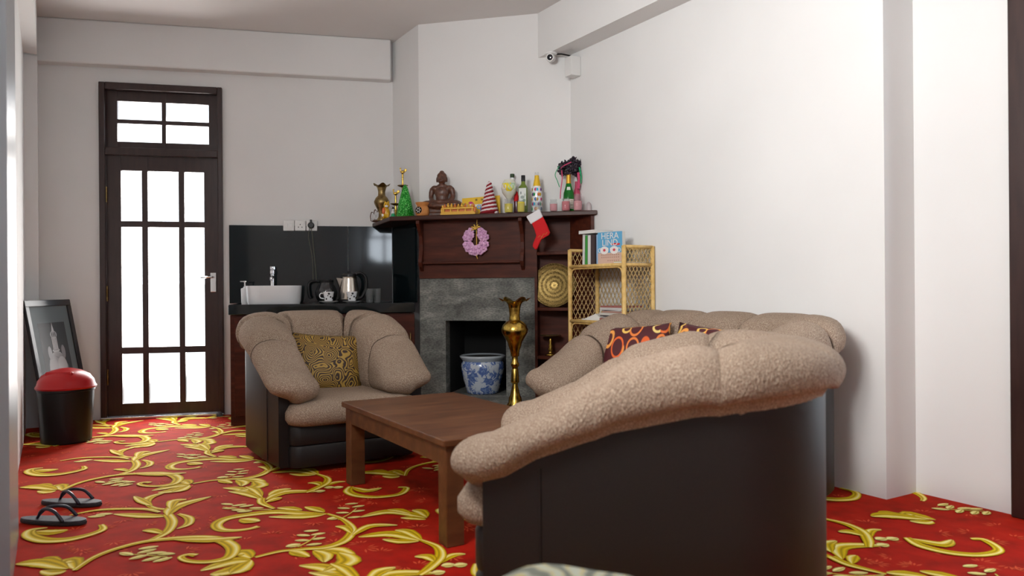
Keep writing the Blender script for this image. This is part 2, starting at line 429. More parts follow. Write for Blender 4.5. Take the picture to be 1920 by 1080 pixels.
# rear wall with a window behind the camera
wb = MB()
wb.box(-.4, -.10, A_NEAR-.2, A_NEAR, 0, CEIL, MR).box(.60, 3.8, A_NEAR-.2, A_NEAR, 0, CEIL, MR).box(-.10, .60, A_NEAR-.2, A_NEAR, 0, 1.5, MR).box(-.10, .60, A_NEAR-.2, A_NEAR, 2.3, CEIL, MR)
struct(wb.build('wall_rear', 'wall_paint'))
wf = MB()
for r in (-.10, .23, .56): wf.box(r, r+.04, A_NEAR-.13, A_NEAR-.06, 1.5, 2.3, MR)
for z in (1.5, 2.0, 2.26): wf.box(-.10, .60, A_NEAR-.13, A_NEAR-.06, z, z+.04, MR)
struct(wf.build('window_2', 'door_wood'))

# chimney breast above the mantel: return face, slanting face
chp = [(-.72, 6.02), (.4505, 5.737), (.75, 6.2), (-.6, 6.8), (-.994, 6.476)]
struct(MB().prism(chp, 1.53, CEIL).build('wall_chimney', 'wall_paint'))

# ------------------------------------------------------------------ the glazed door in the back wall
def zdoor(y): return 1 + (545.1 - y)/240.4
door = thing('door_1', MBK @ Vector((D0, 0, 0)), BW); struct(door)
U0, U1 = .043, .863
fr = MB()
fr.box(0, U0, -.035, .09, 0, 2.62).box(U1, .9, -.035, .09, 0, 2.62).box(U0, U1, -.035, .09, 2.565, 2.62).box(U0, U1, -.035, .09, 2.057, 2.115)
fr.build('frame', 'door_wood', door, bevel=.006)
def grid_leaf(name, x0, x1, z0, z1, xs, zs, y0, y1, parent):
    lf = bpy.data.objects.new(name, None); 
    m = MB(); xe = [x0] + [v for p in xs for v in p] + [x1]; ze = [z0] + [v for p in zs for v in p] + [z1]
    for i in range(0, len(xe), 2): m.box(xe[i], xe[i+1], y0, y1, z0, z1)
    for k in range(0, len(ze), 2):
        for (a, b) in xs: m.box(a, b, y0+.003, y1-.003, ze[k], ze[k+1])
    o = m.build(name, 'door_wood', parent)
    for (a, b) in xs:
        for (c, d) in zs:
            MB().box(a-.006, b+.006, (y0+y1)/2-.002, (y0+y1)/2+.002, c-.006, d+.006).build('pane', 'pane_glass', o)
    return o
leaf = grid_leaf('leaf', U0+.001, U1-.001, .024, 2.0565, [(.147, .297), (.34, .566), (.609, .756)], [(.117, .507), (.557, 1.50), (1.547, 1.941)], .005, .05, door)
tr = grid_leaf('transom', U0+.0005, U1-.0005, 2.1155, 2.5645, [(.1207, .443), (.474, .793)], [(2.17, 2.312), (2.345, 2.487)], .02, .055, door)
h = MB().box(.80, .842, -.006, .006, .985, 1.14).build('handle_plate', 'chrome', door, bevel=.003)
MB().tube([(.821, -.004, 1.105), (.821, -.05, 1.105), (.80, -.055, 1.105), (.735, -.055, 1.10)], .0075, 8).build('handle', 'chrome', h, smooth=True)
for z in (.33, .98, 1.75): MB().tube([(U0+.002, -.008, z-.06), (U0+.002, -.008, z+.06)], .007, 8).build('hinge', 'old_brass', door)
MB().box(0, .9, -.05, .2, 0, .022).build('threshold', 'metal_sill', door, bevel=.005)
tag(MB().lathe([(.022, 0), (.024, .02), (.016, .034), (.004, .038)], 14).build('door_stop', 'rubber_grey'), 'small bluish rubber door stop at foot of glazed door', 'door stop').location = MBK @ Vector((D0+.87, -.075, 0))
bpy.data.objects['door_stop'].data.materials[0] = MATS['rubber_grey']
# outside the door: pale terrace with a low parapet
struct(MB().box(-3.0, 5.0, .22, 6.0, -.14, -.02, MBK).build('terrace_floor', 'concrete'))
tw = MB().box(-3.0, 5.0, 4.0, 4.2, -.02, 1.0, MBK); struct(tw.build('terrace_wall', 'wall_paint'))
struct(MB().box(-3.0, 5.0, 3.95, 4.25, 1.0, 1.08, MBK).build('terrace_coping', 'concrete'))

# ================================================================== CARPET PATTERN (woven scrolls, slightly proud of the red pile)
def c2(x, y): return (400 + x/3.84, 860 + y/3.84)
def c1(x, y): return (x/3.375, 760 + y/3.375)
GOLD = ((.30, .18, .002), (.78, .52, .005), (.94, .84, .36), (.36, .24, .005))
DOTS = set(); strokes = []          # (list of floor points, list of half widths)
def st(cv, pts, ws, n=6):
    P = []
    for p in pts:
        q = at_z(*cv(*p), 0.0); P.append(Vector((q.x, q.y, 0)))
    m = len(P); C = crom(P, n); W = []
    for i in range(len(C)):
        t = i/(len(C)-1)*(len(ws)-1); k = min(int(t), len(ws)-2); W.append(lerp(ws[k], ws[k+1], t-k))
    strokes.append((C, W))
def lf(cv, pts, w):
    w *= 1.22; st(cv, pts, [.003, w*.75, w, w*.7, .005])
def dot(cv, p, ln=.05, w=.018, an=0.3):
    q = at_z(*cv(*p), 0.0); d = Vector((math.cos(an), math.sin(an), 0))
    DOTS.add(len(strokes)); strokes.append(([Vector((q.x, q.y, 0)) + d*(ln*(k/4-.5)) for k in range(5)], [.004, w*.85, w, w*.8, .004]))
st(c2, [(820, 400), (650, 395), (450, 385), (250, 405), (90, 435), (25, 475), (50, 512), (150, 520), (260, 508), (325, 490)], [.008, .028, .034, .030, .028, .026, .024, .018, .013, .016])
lf(c2, [(800, 405), (650, 418), (400, 422)], .03); lf(c2, [(800, 388), (730, 365), (660, 350)], .026); lf(c2, [(640, 375), (550, 362), (460, 358)], .026)
lf(c2, [(190, 440), (260, 450), (335, 455)], .035)
st(c2, [(440, 365), (350, 325), (345, 290)], [.008, .02, .02], 6)
lf(c2, [(360, 300), (220, 225), (70, 212)], .034); lf(c2, [(330, 290), (240, 255), (110, 238)], .026); lf(c2, [(350, 275), (300, 225), (235, 205)], .024)
lf(c2, [(380, 300), (520, 245), (765, 240)], .032); lf(c2, [(400, 270), (470, 235), (560, 220)], .026); lf(c2, [(380, 320), (450, 295), (495, 285)], .022)
for p, a in (((100, 330), -.3), ((115, 360), 0), ((185, 338), .5), ((180, 375), -.1), ((240, 345), .6), ((225, 385), .3), ((310, 358), 0)): dot(c2, p, .065, .016, a)
st(c2, [(70, 350), (250, 370), (420, 368)], [.003, .004, .006])
st(c2, [(820, 400), (930, 440), (1000, 510), (950, 590), (820, 640), (650, 655), (480, 672), (300, 715)], [.008, .014, .020, .024, .022, .016, .013, .010])
lf(c2, [(995, 540), (950, 500), (880, 492)], .020); lf(c2, [(1000, 560), (1130, 490), (1325, 485)], .022)
lf(c2, [(740, 660), (900, 665), (1020, 712)], .034); lf(c2, [(900, 680), (975, 740), (790, 820)], .040); lf(c2, [(720, 665), (800, 700), (800, 750)], .030); lf(c2, [(550, 672), (610, 685), (690, 712)], .026)
for cx, cy in ((0, 0), (290, -198)):
    for p, a in (((705, 525), .2), ((648, 558), -.2), ((755, 545), .5), ((640, 592), 0), ((755, 580), .4), ((725, 622), .3), ((575, 630), .6)): dot(c2, (p[0]+cx, p[1]+cy), .058, .015 if p[0] > 600 else .024, a)
    st(c2, [(610+cx, 642+cy), (690+cx, 600+cy), (740+cx, 560+cy)], [.005, .004, .003])
lf(c2, [(1540, 430), (1280, 385), (1060, 425)], .032); lf(c2, [(1420, 400), (1340, 378), (1255, 372)], .024); lf(c2, [(1540, 425), (1490, 385), (1430, 378)], .028); lf(c2, [(1530, 440), (1440, 430), (1350, 428)], .022)
lf(c2, [(1500, 595), (1280, 545), (1045, 567)], .034); lf(c2, [(1500, 590), (1400, 530), (1310, 518)], .026); lf(c2, [(1480, 600), (1340, 600), (1220, 585)], .022)
st(c2, [(1490, 590), (1610, 640), (1635, 710), (1560, 790), (1480, 845)], [.010, .018, .024, .022, .014]); lf(c2, [(1590, 745), (1540, 712), (1450, 712)], .024); lf(c2, [(1600, 770), (1720, 700), (1815, 690)], .018)
for p in ((1690, 770), (1780, 770), (1620, 825)): dot(c2, p, .05, .026, .3)
st(c1, [(470, 1050), (600, 965), (760, 905), (950, 862), (1200, 842), (1370, 850), (1470, 900), (1450, 965), (1330, 995), (1200, 992), (1145, 968), (1190, 950), (1240, 955)], [.010, .014, .016, .018, .026, .030, .030, .024, .018, .015, .014, .012, .018])
lf(c1, [(1100, 855), (1330, 858), (1530, 840)], .026)
lf(c1, [(1590, 985), (1470, 990), (1270, 1050)], .036); lf(c1, [(1590, 970), (1540, 935), (1490, 950)], .034); lf(c1, [(1560, 1000), (1460, 1050), (1330, 1076)], .036); lf(c1, [(1590, 985), (1520, 1040), (1460, 1070)], .034)
lf(c1, [(430, 1040), (260, 1000), (100, 1010)], .040); lf(c1, [(480, 1040), (450, 985), (410, 1000)], .036); lf(c1, [(420, 1050), (340, 1060), (260, 1050)], .03); lf(c1, [(380, 1000), (320, 975), (260, 975)], .024)
st(c1, [(760, 945), (880, 950), (1060, 965)], [.004, .004, .004])
for p, a in (((800, 945), -.4), ((880, 965), .8), ((930, 925), .8), ((960, 975), .8), ((1030, 980), .8), ((940, 905), .5), ((1050, 945), 0), ((990, 940), .2)): dot(c1, p, .07, .018, a)
lf(c1, [(1060, 705), (900, 700), (720, 690)], .030); lf(c1, [(1060, 700), (1120, 640), (1335, 580)], .034); lf(c1, [(1080, 660), (1100, 610), (1180, 600)], .026)
lf(c1, [(930, 640), (940, 590), (1045, 555)], .022); lf(c1, [(960, 640), (900, 610), (850, 580)], .022); st(c1, [(900, 610), (970, 650), (1050, 660)], [.010, .014, .012])
st(c1, [(1060, 690), (1090, 740), (1060, 800), (980, 845), (890, 872)], [.022, .024, .022, .016, .010]); st(c1, [(1130, 690), (1195, 715), (1190, 755), (1120, 785)], [.010, .022, .020, .004])
lf(c1, [(1030, 815), (960, 795), (900, 798)], .022)
st(c1, [(440, 700), (640, 665), (900, 660), (1010, 680)], [.006, .016, .016, .010])
st(c1, [(640, 760), (650, 790), (560, 825), (420, 855), (280, 858), (190, 830), (200, 795), (300, 780)], [.012, .018, .022, .030, .034, .030, .022, .006]); lf(c1, [(220, 800), (330, 805), (430, 790)], .034)
dot(c1, (610, 705), .07, .02, .2); dot(c1, (660, 692), .07, .02, .2)
st(c2, [(1330, 210), (1390, 215), (1340, 260), (1180, 280), (1040, 270), (970, 240), (990, 205)], [.012, .018, .020, .022, .026, .026, .016]); lf(c2, [(1000, 210), (1100, 235), (1210, 215)], .028)

def in_room(p):
    r = p.dot(RV); a = p.dot(AV)
    if r < R0-.02 or r > 3.58 or a < -.5: return False
    q = (Vector((p.x, p.y, 0)) - BORG)
    if q.dot(BN) > .0: return False
    return r < R1+.02 or a < 2.2
pat = MB(); zz = 0
VA, VB = Vector((-.69, 1.10, 0)), RV*1.56
for i in range(-3, 5):
    for j in range(-2, 4):
        off = VA*i + VB*j + (VA*.5 if j % 2 else Vector((0, 0, 0)))
        for si, (C, W) in enumerate(strokes):
            mid = C[len(C)//2] + off
            if not (in_room(mid) and (in_room(C[0]+off) or in_room(C[-1]+off))): continue
            zz = .0016 + .0024*((si*37) % 211)/211.0 + .0000035*(((i+3)*6 + (j+2)) % 3)
            vs = []; fs = []; cs = []
            hi = .5 + .5*math.sin(si*2.1)
            for k, p in enumerate(C):
                t = (C[min(k+1, len(C)-1)] - C[max(k-1, 0)]); t.z = 0
                if t.length < 1e-6: t = Vector((1, 0, 0))
                t.normalize(); nrm = Vector((-t.y, t.x, 0))
                u = k/(len(C)-1)
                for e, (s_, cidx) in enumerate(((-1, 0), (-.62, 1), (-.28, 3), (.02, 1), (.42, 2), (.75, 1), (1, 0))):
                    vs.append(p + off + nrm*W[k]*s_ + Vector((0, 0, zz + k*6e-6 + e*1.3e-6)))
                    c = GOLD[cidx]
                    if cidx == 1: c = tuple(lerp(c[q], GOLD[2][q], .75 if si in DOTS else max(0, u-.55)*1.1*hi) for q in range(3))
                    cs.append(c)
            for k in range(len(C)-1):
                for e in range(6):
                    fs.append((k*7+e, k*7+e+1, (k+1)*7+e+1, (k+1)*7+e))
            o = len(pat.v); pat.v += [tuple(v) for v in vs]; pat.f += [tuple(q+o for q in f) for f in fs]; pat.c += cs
# faint sprigs between the scrolls
for k in range(900):
    q = room(random.uniform(R0, R1+.2), random.uniform(-.2, 6.4))
    if not in_room(q): continue
    a0 = random.uniform(0, 6.28); zs_ = .0004 + .001*k/900
    for j in range(5):
        a = a0 + (j-2)*.55; d = Vector((math.cos(a), math.sin(a), 0)); nn_ = Vector((-d.y, d.x, 0)); b0 = q + d*.012; b1 = q + d*random.uniform(.04, .06); cc_ = (.66, .085, .03)
        o = len(pat.v); pat.v += [tuple(b0 + Vector((0, 0, zs_ + j*2e-7))), tuple((b0+b1)/2 + nn_*.005 + Vector((0, 0, zs_ + j*2e-7))), tuple(b1 + Vector((0, 0, zs_ + j*2e-7))), tuple((b0+b1)/2 - nn_*.005 + Vector((0, 0, zs_ + j*2e-7)))]; pat.f.append((o, o+1, o+2, o+3)); pat.c += [cc_]*4
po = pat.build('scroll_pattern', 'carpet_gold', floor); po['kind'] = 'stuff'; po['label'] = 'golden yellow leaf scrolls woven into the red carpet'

# ================================================================== FIREPLACE WALL
FA = -math.atan(.242); FO = Vector((-.709, 5.905, 0)); MF = rotm(FA, FO)   # x along the facade, y into it
FX = Vector((math.cos(FA), math.sin(FA), 0)); FY = Vector((-math.sin(FA), math.cos(FA), 0))
def fac(px, py, y=0.0):
    p = at_plane(px, py, FO + FY*y, FY); q = p - FO
    return q.dot(FX), q.z
fp = thing('fireplace', FO, FA, 'grey slate fireplace surround with square opening and raised hearth', 'fireplace')
xo0, xo1 = .207, .68; ztop = 1.077; xs1 = .904; zo = .755; zh = .19
MB().box(0, xo0, 0, .1, 0, ztop).build('stone_jamb', 'slate', fp, bevel=.001)
MB().box(xo1, xs1, 0, .1, 0, ztop).build('stone_jamb', 'slate', fp, bevel=.001)
MB().box(xo0, xo1, 0, .1, zo, ztop).build('stone_lintel', 'slate', fp, bevel=.001)
MB().box(.10, 1.12, -.60, .0, 0, zh).box(xo0, xo1, 0, .5, 0, zh).build('hearth', 'slate', fp, bevel=.005)
fbx = MB().box(xo0-.02, xo0, .1, .5, zh, zo+.02).box(xo1, xo1+.02, .1, .5, zh, zo+.02).box(xo0-.02, xo1+.02, .48, .5, zh, zo).box(xo0-.02, xo1+.02, .1, .5, zo, zo+.02)
fbx.build('firebox', 'firebox', fp)
# wooden overmantel with the shelf, brackets and side nook
om = thing('mantelpiece', FO + Vector((0, 0, ztop)), FA, 'dark mahogany mantelpiece with curved brackets and shelved side nook', 'mantelpiece')
def Z(z): return z - ztop
MB().box(0, xs1, -.012, .09, Z(ztop)+.001, Z(1.52)).build('panel', 'mahogany', om)
def loc2(p): q = Vector((p[0], p[1], 0)) - FO; return (q.dot(FX), q.dot(FY))
shelf_poly = [loc2(p) for p in ((.612, 5.456), (-.925, 5.828), (-1.165, 6.425), (-.985, 6.465), (-.712, 6.008), (.445, 5.73))]
MB().prism(shelf_poly, Z(1.515), Z(1.55)).build('mantel_shelf', 'dark_wood', om, bevel=.006)
bp = [(-.012, 1.515), (-.112, 1.515), (-.112, 1.49), (-.085, 1.455), (-.05, 1.40), (-.035, 1.34), (-.035, 1.29), (-.055, 1.24), (-.065, 1.20), (-.05, 1.165), (-.02, 1.14), (-.012, 1.13)]
for xb in (.012, .805):
    m = MB(); n = len(bp)
    vs = [(x, y, Z(z)) for x in (xb, xb+.028) for (y, z) in bp]
    m.add(vs, [tuple(range(n)), tuple(range(2*n-1, n-1, -1))] + [(i, (i+1) % n, n+(i+1) % n, n+i) for i in range(n)])
    m.build('bracket', 'mahogany', om, bevel=.003)
MB().box(.04, .805, -.055, -.012, Z(1.185), Z(1.205)).build('ledge', 'mahogany', om, bevel=.006)
# nook: posts, back, right side along the wall, shelves with a curved front
MB().box(xs1, 1.22, .075, .095, Z(.0), Z(1.515)).build('nook_back', 'mahogany', om)
MB().box(xs1-.0, xs1+.02, -.012, .09, Z(.0), Z(1.515)).build('nook_side', 'mahogany', om)
wall_x = lambda y: 1.262 - .984*y
MB().prism([(wall_x(-.10)-.022, -.10), (wall_x(-.10), -.10), (wall_x(.08), .08), (wall_x(.08)-.03, .08)], Z(0), Z(1.515)).build('nook_side', 'mahogany', om)
for z in (1.263, .855, .50):
    x1 = wall_x(-.06)-.03; poly = [(xs1+.02, .075), (xs1+.02, -.03)]
    for k in range(9):
        t = k/8; poly.append((lerp(xs1+.03, x1, t), -.035 - .055*math.sin(PI*(.12+.88*t)/1.15)))
    poly += [(wall_x(.07)-.03, .075)]
    MB().prism(poly, Z(z-.024), Z(z)).build('nook_shelf', 'mahogany', om, bevel=.004)

# ================================================================== COUNTER AND BACKSPLASH
CO = Vector((-2.067, 5.618, 0)); MC = rotm(BW, CO)
CD = .588
ct = thing('base_cabinet', CO, BW, 'dark brown base cabinet under the black counter, partly behind the armchair', 'cabinet')
MB().prism([(0.0, .03), (1.35, .03), (1.24, CD-.01), (0.0, CD-.01)], 0, .815).build('body', 'mahogany', ct)
for i in range(3):
    x0 = .03 + i*.445
    d = MB().box(x0, x0+.43, .008, .03, .07, .80).build('door', 'mahogany', ct, bevel=.004)
    MB().tube([(x0+.395, -.004, .56), (x0+.395, -.018, .565), (x0+.395, -.018, .655), (x0+.395, -.004, .66)], .005, 8).build('handle', 'old_brass', d, smooth=True)
tag(MB().prism([(-.01, 0), (1.352, 0), (1.235, CD-.016), (-.01, CD-.016)], .818, .893, MC).build('worktop', 'granite', bevel=.004), 'polished black granite worktop holding the white basin and cups', 'worktop')
sp = thing('backsplash', MC @ Vector((0, CD, .893)), BW, 'polished black granite backsplash below the mantel corner', 'backsplash')
MB().box(-.07, .86, -.016, -.001, 0, .629).build('panel', 'granite', sp, bevel=.001)
MB().box(.864, 1.225, -.016, -.001, 0, .629).build('panel', 'granite', sp, bevel=.001)
q0 = MC.inverted() @ Vector((-.994, 6.476, 0)); q1 = MC.inverted() @ Vector((-.742, 6.018, 0))
MB().prism([(q0.x-.012, q0.y-CD-.016), (q0.x, q0.y-CD-.012), (q1.x, q1.y-CD), (q1.x-.014, q1.y-CD-.004)], 0, .62).build('panel', 'granite', sp)
def onC(px, y, z=.893):
    """point on the counter at local depth y under pixel column px"""
    p = at_plane(px, 560, MC @ Vector((0, y, 0)), BN); p.z = z; return p

# sink
sk = thing('wash_basin', onC(514.5, .22), BW, 'white ceramic vessel basin standing on the black worktop', 'basin')
def rrect(w, d, r, n=6):
    out = []
    for cx, cy, a0 in ((w/2-r, d/2-r, 0), (-w/2+r, d/2-r, PI/2), (-w/2+r, -d/2+r, PI), (w/2-r, -d/2+r, 1.5*PI)):
        for k in range(n+1): a = a0 + PI/2*k/n; out.append((cx+r*math.cos(a), cy+r*math.sin(a)))
    return out
def loops(m, levels, cap0=True, cap1=True, M=None):
    n = len(levels[0][0]); vs = []; fs = []
    for poly, z in levels: vs += [(p[0], p[1], z) for p in poly]
    for k in range(len(levels)-1):
        for i in range(n): j = (i+1) % n; fs.append((k*n+i, k*n+j, (k+1)*n+j, (k+1)*n+i))
    if cap0: fs.append(tuple(range(n-1, -1, -1)))
    if cap1: fs.append(tuple(range((len(levels)-1)*n, len(levels)*n)))
    return m.add(vs, fs, M)
loops(MB(), [(rrect(.38, .31, .10), 0), (rrect(.395, .33, .11), .02), (rrect(.41, .34, .12), .13), (rrect(.41, .34, .12), .138), (rrect(.39, .32, .11), .138), (rrect(.37, .30, .10), .10), (rrect(.28, .2, .08), .03)]).build('bowl', 'porcelain', sk, smooth=True, angle=.7)
MB().lathe([(.02, .031), (.02, .036), (.006, .037)], 14).build('drain', 'chrome', sk)
tp = thing('tap', onC(511.5, .46), BW, 'tall chrome mixer tap behind the white basin', 'tap')
MB().lathe([(.026, 0), (.026, .012), (.02, .016), (.019, .23), (.024, .235), (.024, .262), (.019, .266)], 18).build('body', 'chrome', tp, smooth=True, angle=.6)
MB().tube([(0, 0, .205), (0, -.06, .21), (0, -.13, .20), (0, -.14, .185)], [.014, .013, .012, .012], 10).build('spout', 'chrome', tp, smooth=True)
MB().box(-.018, .018, -.02, .03, .267, .293).box(-.008, .008, -.07, -.01, .278, .29).build('lever', 'chrome', tp, bevel=.004)
sd = thing('soap_dispenser', onC(463, .2), BW, 'white soap pump bottle left of the basin', 'soap dispenser')
sd.location = onC(459.5, .25)
MB().lathe([(.026, 0), (.028, .01), (.031, .105), (.030, .118), (.012, .126), (.012, .132)], 18).build('bottle', 'porcelain', sd, smooth=True, angle=.6)
MB().lathe([(.008, .132), (.006, .165), (.012, .168), (.012, .176)], 12).box(-.034, .01, -.006, .006, .168, .176).build('pump', 'chrome', sd)

# cups and saucers
def make_cup(px, handle_ang, label):
    t = thing('cup', onC(px, .09, .8935 + .0165), BW, label, 'cup', 'dotted coffee cups')
    MB().lathe([(.026, 0), (.030, .004), (.042, .072), (.0395, .072), (.030, .01), (.005, .008)], 22).build('bowl', 'porcelain', t, smooth=True, angle=.8)
    c, s = math.cos(handle_ang), math.sin(handle_ang)
    pts = [(c*(.034+d), s*(.034+d), z) for d, z in ((.002, .058), (.022, .06), (.032, .045), (.026, .026), (0, .02))]
    MB().tube(crom(pts, 4), .0042, 8).build('handle', 'porcelain', t, smooth=True)
    m = MB()
    for k in range(16):
        a = k*2.4; z = .014 + .05*((k*7) % 16)/16; r = lerp(.0312, .0408, (z-.004)/.068)+.0006
        M = Matrix.Translation((r*math.cos(a), r*math.sin(a), z)) @ Matrix.Rotation(a, 4, 'Z') @ Matrix.Rotation(PI/2, 4, 'Y')
        m.lathe([(.0045+.002*(k % 3), 0), (.0045+.002*(k % 3), .0008)], 10, M)
    m.build('dots', 'black_plastic', t)
    s_ = MB().lathe([(.028, 0), (.035, .002), (.072, .014), (.075, .0165), (.070, .0155), (.03, .006), (.004, .005)], 28).build('saucer', 'porcelain', None, smooth=True, angle=.8)
    s_.location = onC(px, .09, .8935); s_.rotation_euler = (0, 0, BW)
    tag(s_, label.replace('cup on its saucer', 'saucer under the cup').replace('dotted white', 'white'), 'saucer', 'white saucers')
    return t
make_cup(616, PI*.98, 'dotted white cup on its saucer in front of the glass carafe')
make_cup(660, 1.2, 'dotted white cup on its saucer in front of the steel kettle')

# coffee carafe
cf = thing('coffee_carafe', onC(612, .30), BW, 'round dark glass coffee carafe with black lid left of kettle', 'carafe')
MB().lathe([(.05, 0), (.062, .006), (.082, .05), (.086, .085), (.072, .125), (.054, .15), (.056, .16)], 26).build('jug', 'dark_glass_pot', cf, smooth=True)
MB().lathe([(.056, .16), (.058, .178), (.03, .186), (.004, .188)], 22).build('lid', 'black_plastic', cf, smooth=True, angle=.6)
MB().tube(crom([(-.055, -.01, .168), (-.10, -.02, .172), (-.135, -.03, .145), (-.13, -.03, .06), (-.115, -.03, .035)], 4), .0105, 8).build('handle', 'black_plastic', cf, smooth=True)
# kettle
kt = thing('electric_kettle', onC(655, .20), BW, 'brushed steel electric kettle with black handle and base', 'kettle')
MB().lathe([(.085, 0), (.085, .022), (.078, .024)], 26).build('base', 'black_plastic', kt, smooth=True, angle=.5)
MB().lathe([(.078, .025), (.079, .03), (.075, .10), (.060, .19), (.058, .205)], 28).build('body', 'steel', kt, smooth=True)
MB().lathe([(.0585, .205), (.057, .222), (.04, .232), (.012, .236), (.012, .244), (.004, .246)], 24).build('lid', 'black_plastic', kt, smooth=True, angle=.6)
MB().add([(-.052, -.03, .19), (-.052, .03, .19), (-.098, 0, .197), (-.066, -.018, .12), (-.066, .018, .12), (-.07, 0, .118)], [(0, 2, 1), (0, 3, 5, 2), (1, 2, 5, 4), (3, 4, 5), (0, 1, 4, 3)]).build('spout', 'steel', kt)
MB().tube(crom([(.045, 0, .222), (.085, 0, .235), (.125, 0, .20), (.13, 0, .12), (.10, 0, .05), (.07, 0, .035)], 4), [.014]*21, 10).build('handle', 'black_plastic', kt, smooth=True)
for i, (px, y) in enumerate(((693, .17), (707, .24))):
    g = thing('drinking_glass', onC(px, y), BW, ['clear drinking glass next to the kettle handle', 'clear drinking glass farthest right on the worktop'][i], 'glass', 'drinking glasses')
    MB().lathe([(.027, 0), (.033, .11), (.0318, .11), (.026, .006), (.002, .006)], 22).build('tumbler', 'glass', g, smooth=True, angle=.7)

# sockets on the wall, plug and cord
def onW(px, py, y=0.0):
    return at_plane(px, py, MC @ Vector((0, CD - y, 0)), BN)
sock = []
for i, (px, lab) in enumerate(((541.5, 'double light switch plate leftmost above the backsplash'), (563, 'square wall socket between the switch and the plugged socket'), (584.5, 'square wall socket with black plug in it'))):
    p = onW(px, 423, .016); t = thing('socket' if i else 'light_switch', p, BW, lab, 'socket' if i else 'switch')
    MB().box(-.043, .043, -.012, .0, -.043, .043).build('plate', 'white_plastic', t, bevel=.004)
    if i == 0:
        for x in (-.018, .018): MB().box(x-.011, x+.011, -.017, -.012, -.016, .016).build('rocker', 'white_plastic', t, bevel=.002)
    else:
        MB().box(.012, .032, -.016, -.012, .012, .034).build('rocker', 'white_plastic', t, bevel=.002)
        for x, z in ((0, .008), (-.014, -.014), (.014, -.014)): MB().box(x-.003, x+.003, -.0128, -.0122, z-.005, z+.005).build('hole', 'black_plastic', t)
    sock.append(p)
pl = thing('plug', sock[2] + BV*(-.005) - BN*.0128, BW, 'black mains plug in the right-hand socket with hanging cord', 'plug')
MB().lathe([(.026, 0), (.027, .02), (.02, .032)], 16, Matrix.Rotation(PI/2, 4, 'X')).box(-.009, .009, -.028, -.002, .015, .046).build('body', 'black_plastic', pl, bevel=.002)
MB().tube(crom([(.0, -.026, -.02), (.01, -.03, -.08), (.02, -.01, -.2), (.034, -.012, -.36), (.04, -.02, -.475)], 5), .0035, 6).build('cord', 'cable', pl, smooth=True)
MB().tube(crom([(-.01, -.024, -.022), (-.02, -.02, -.1), (.006, -.012, -.25), (.012, -.012, -.38), (.012, -.02, -.475)], 5), .003, 6).build('cord', 'cable', pl, smooth=True)

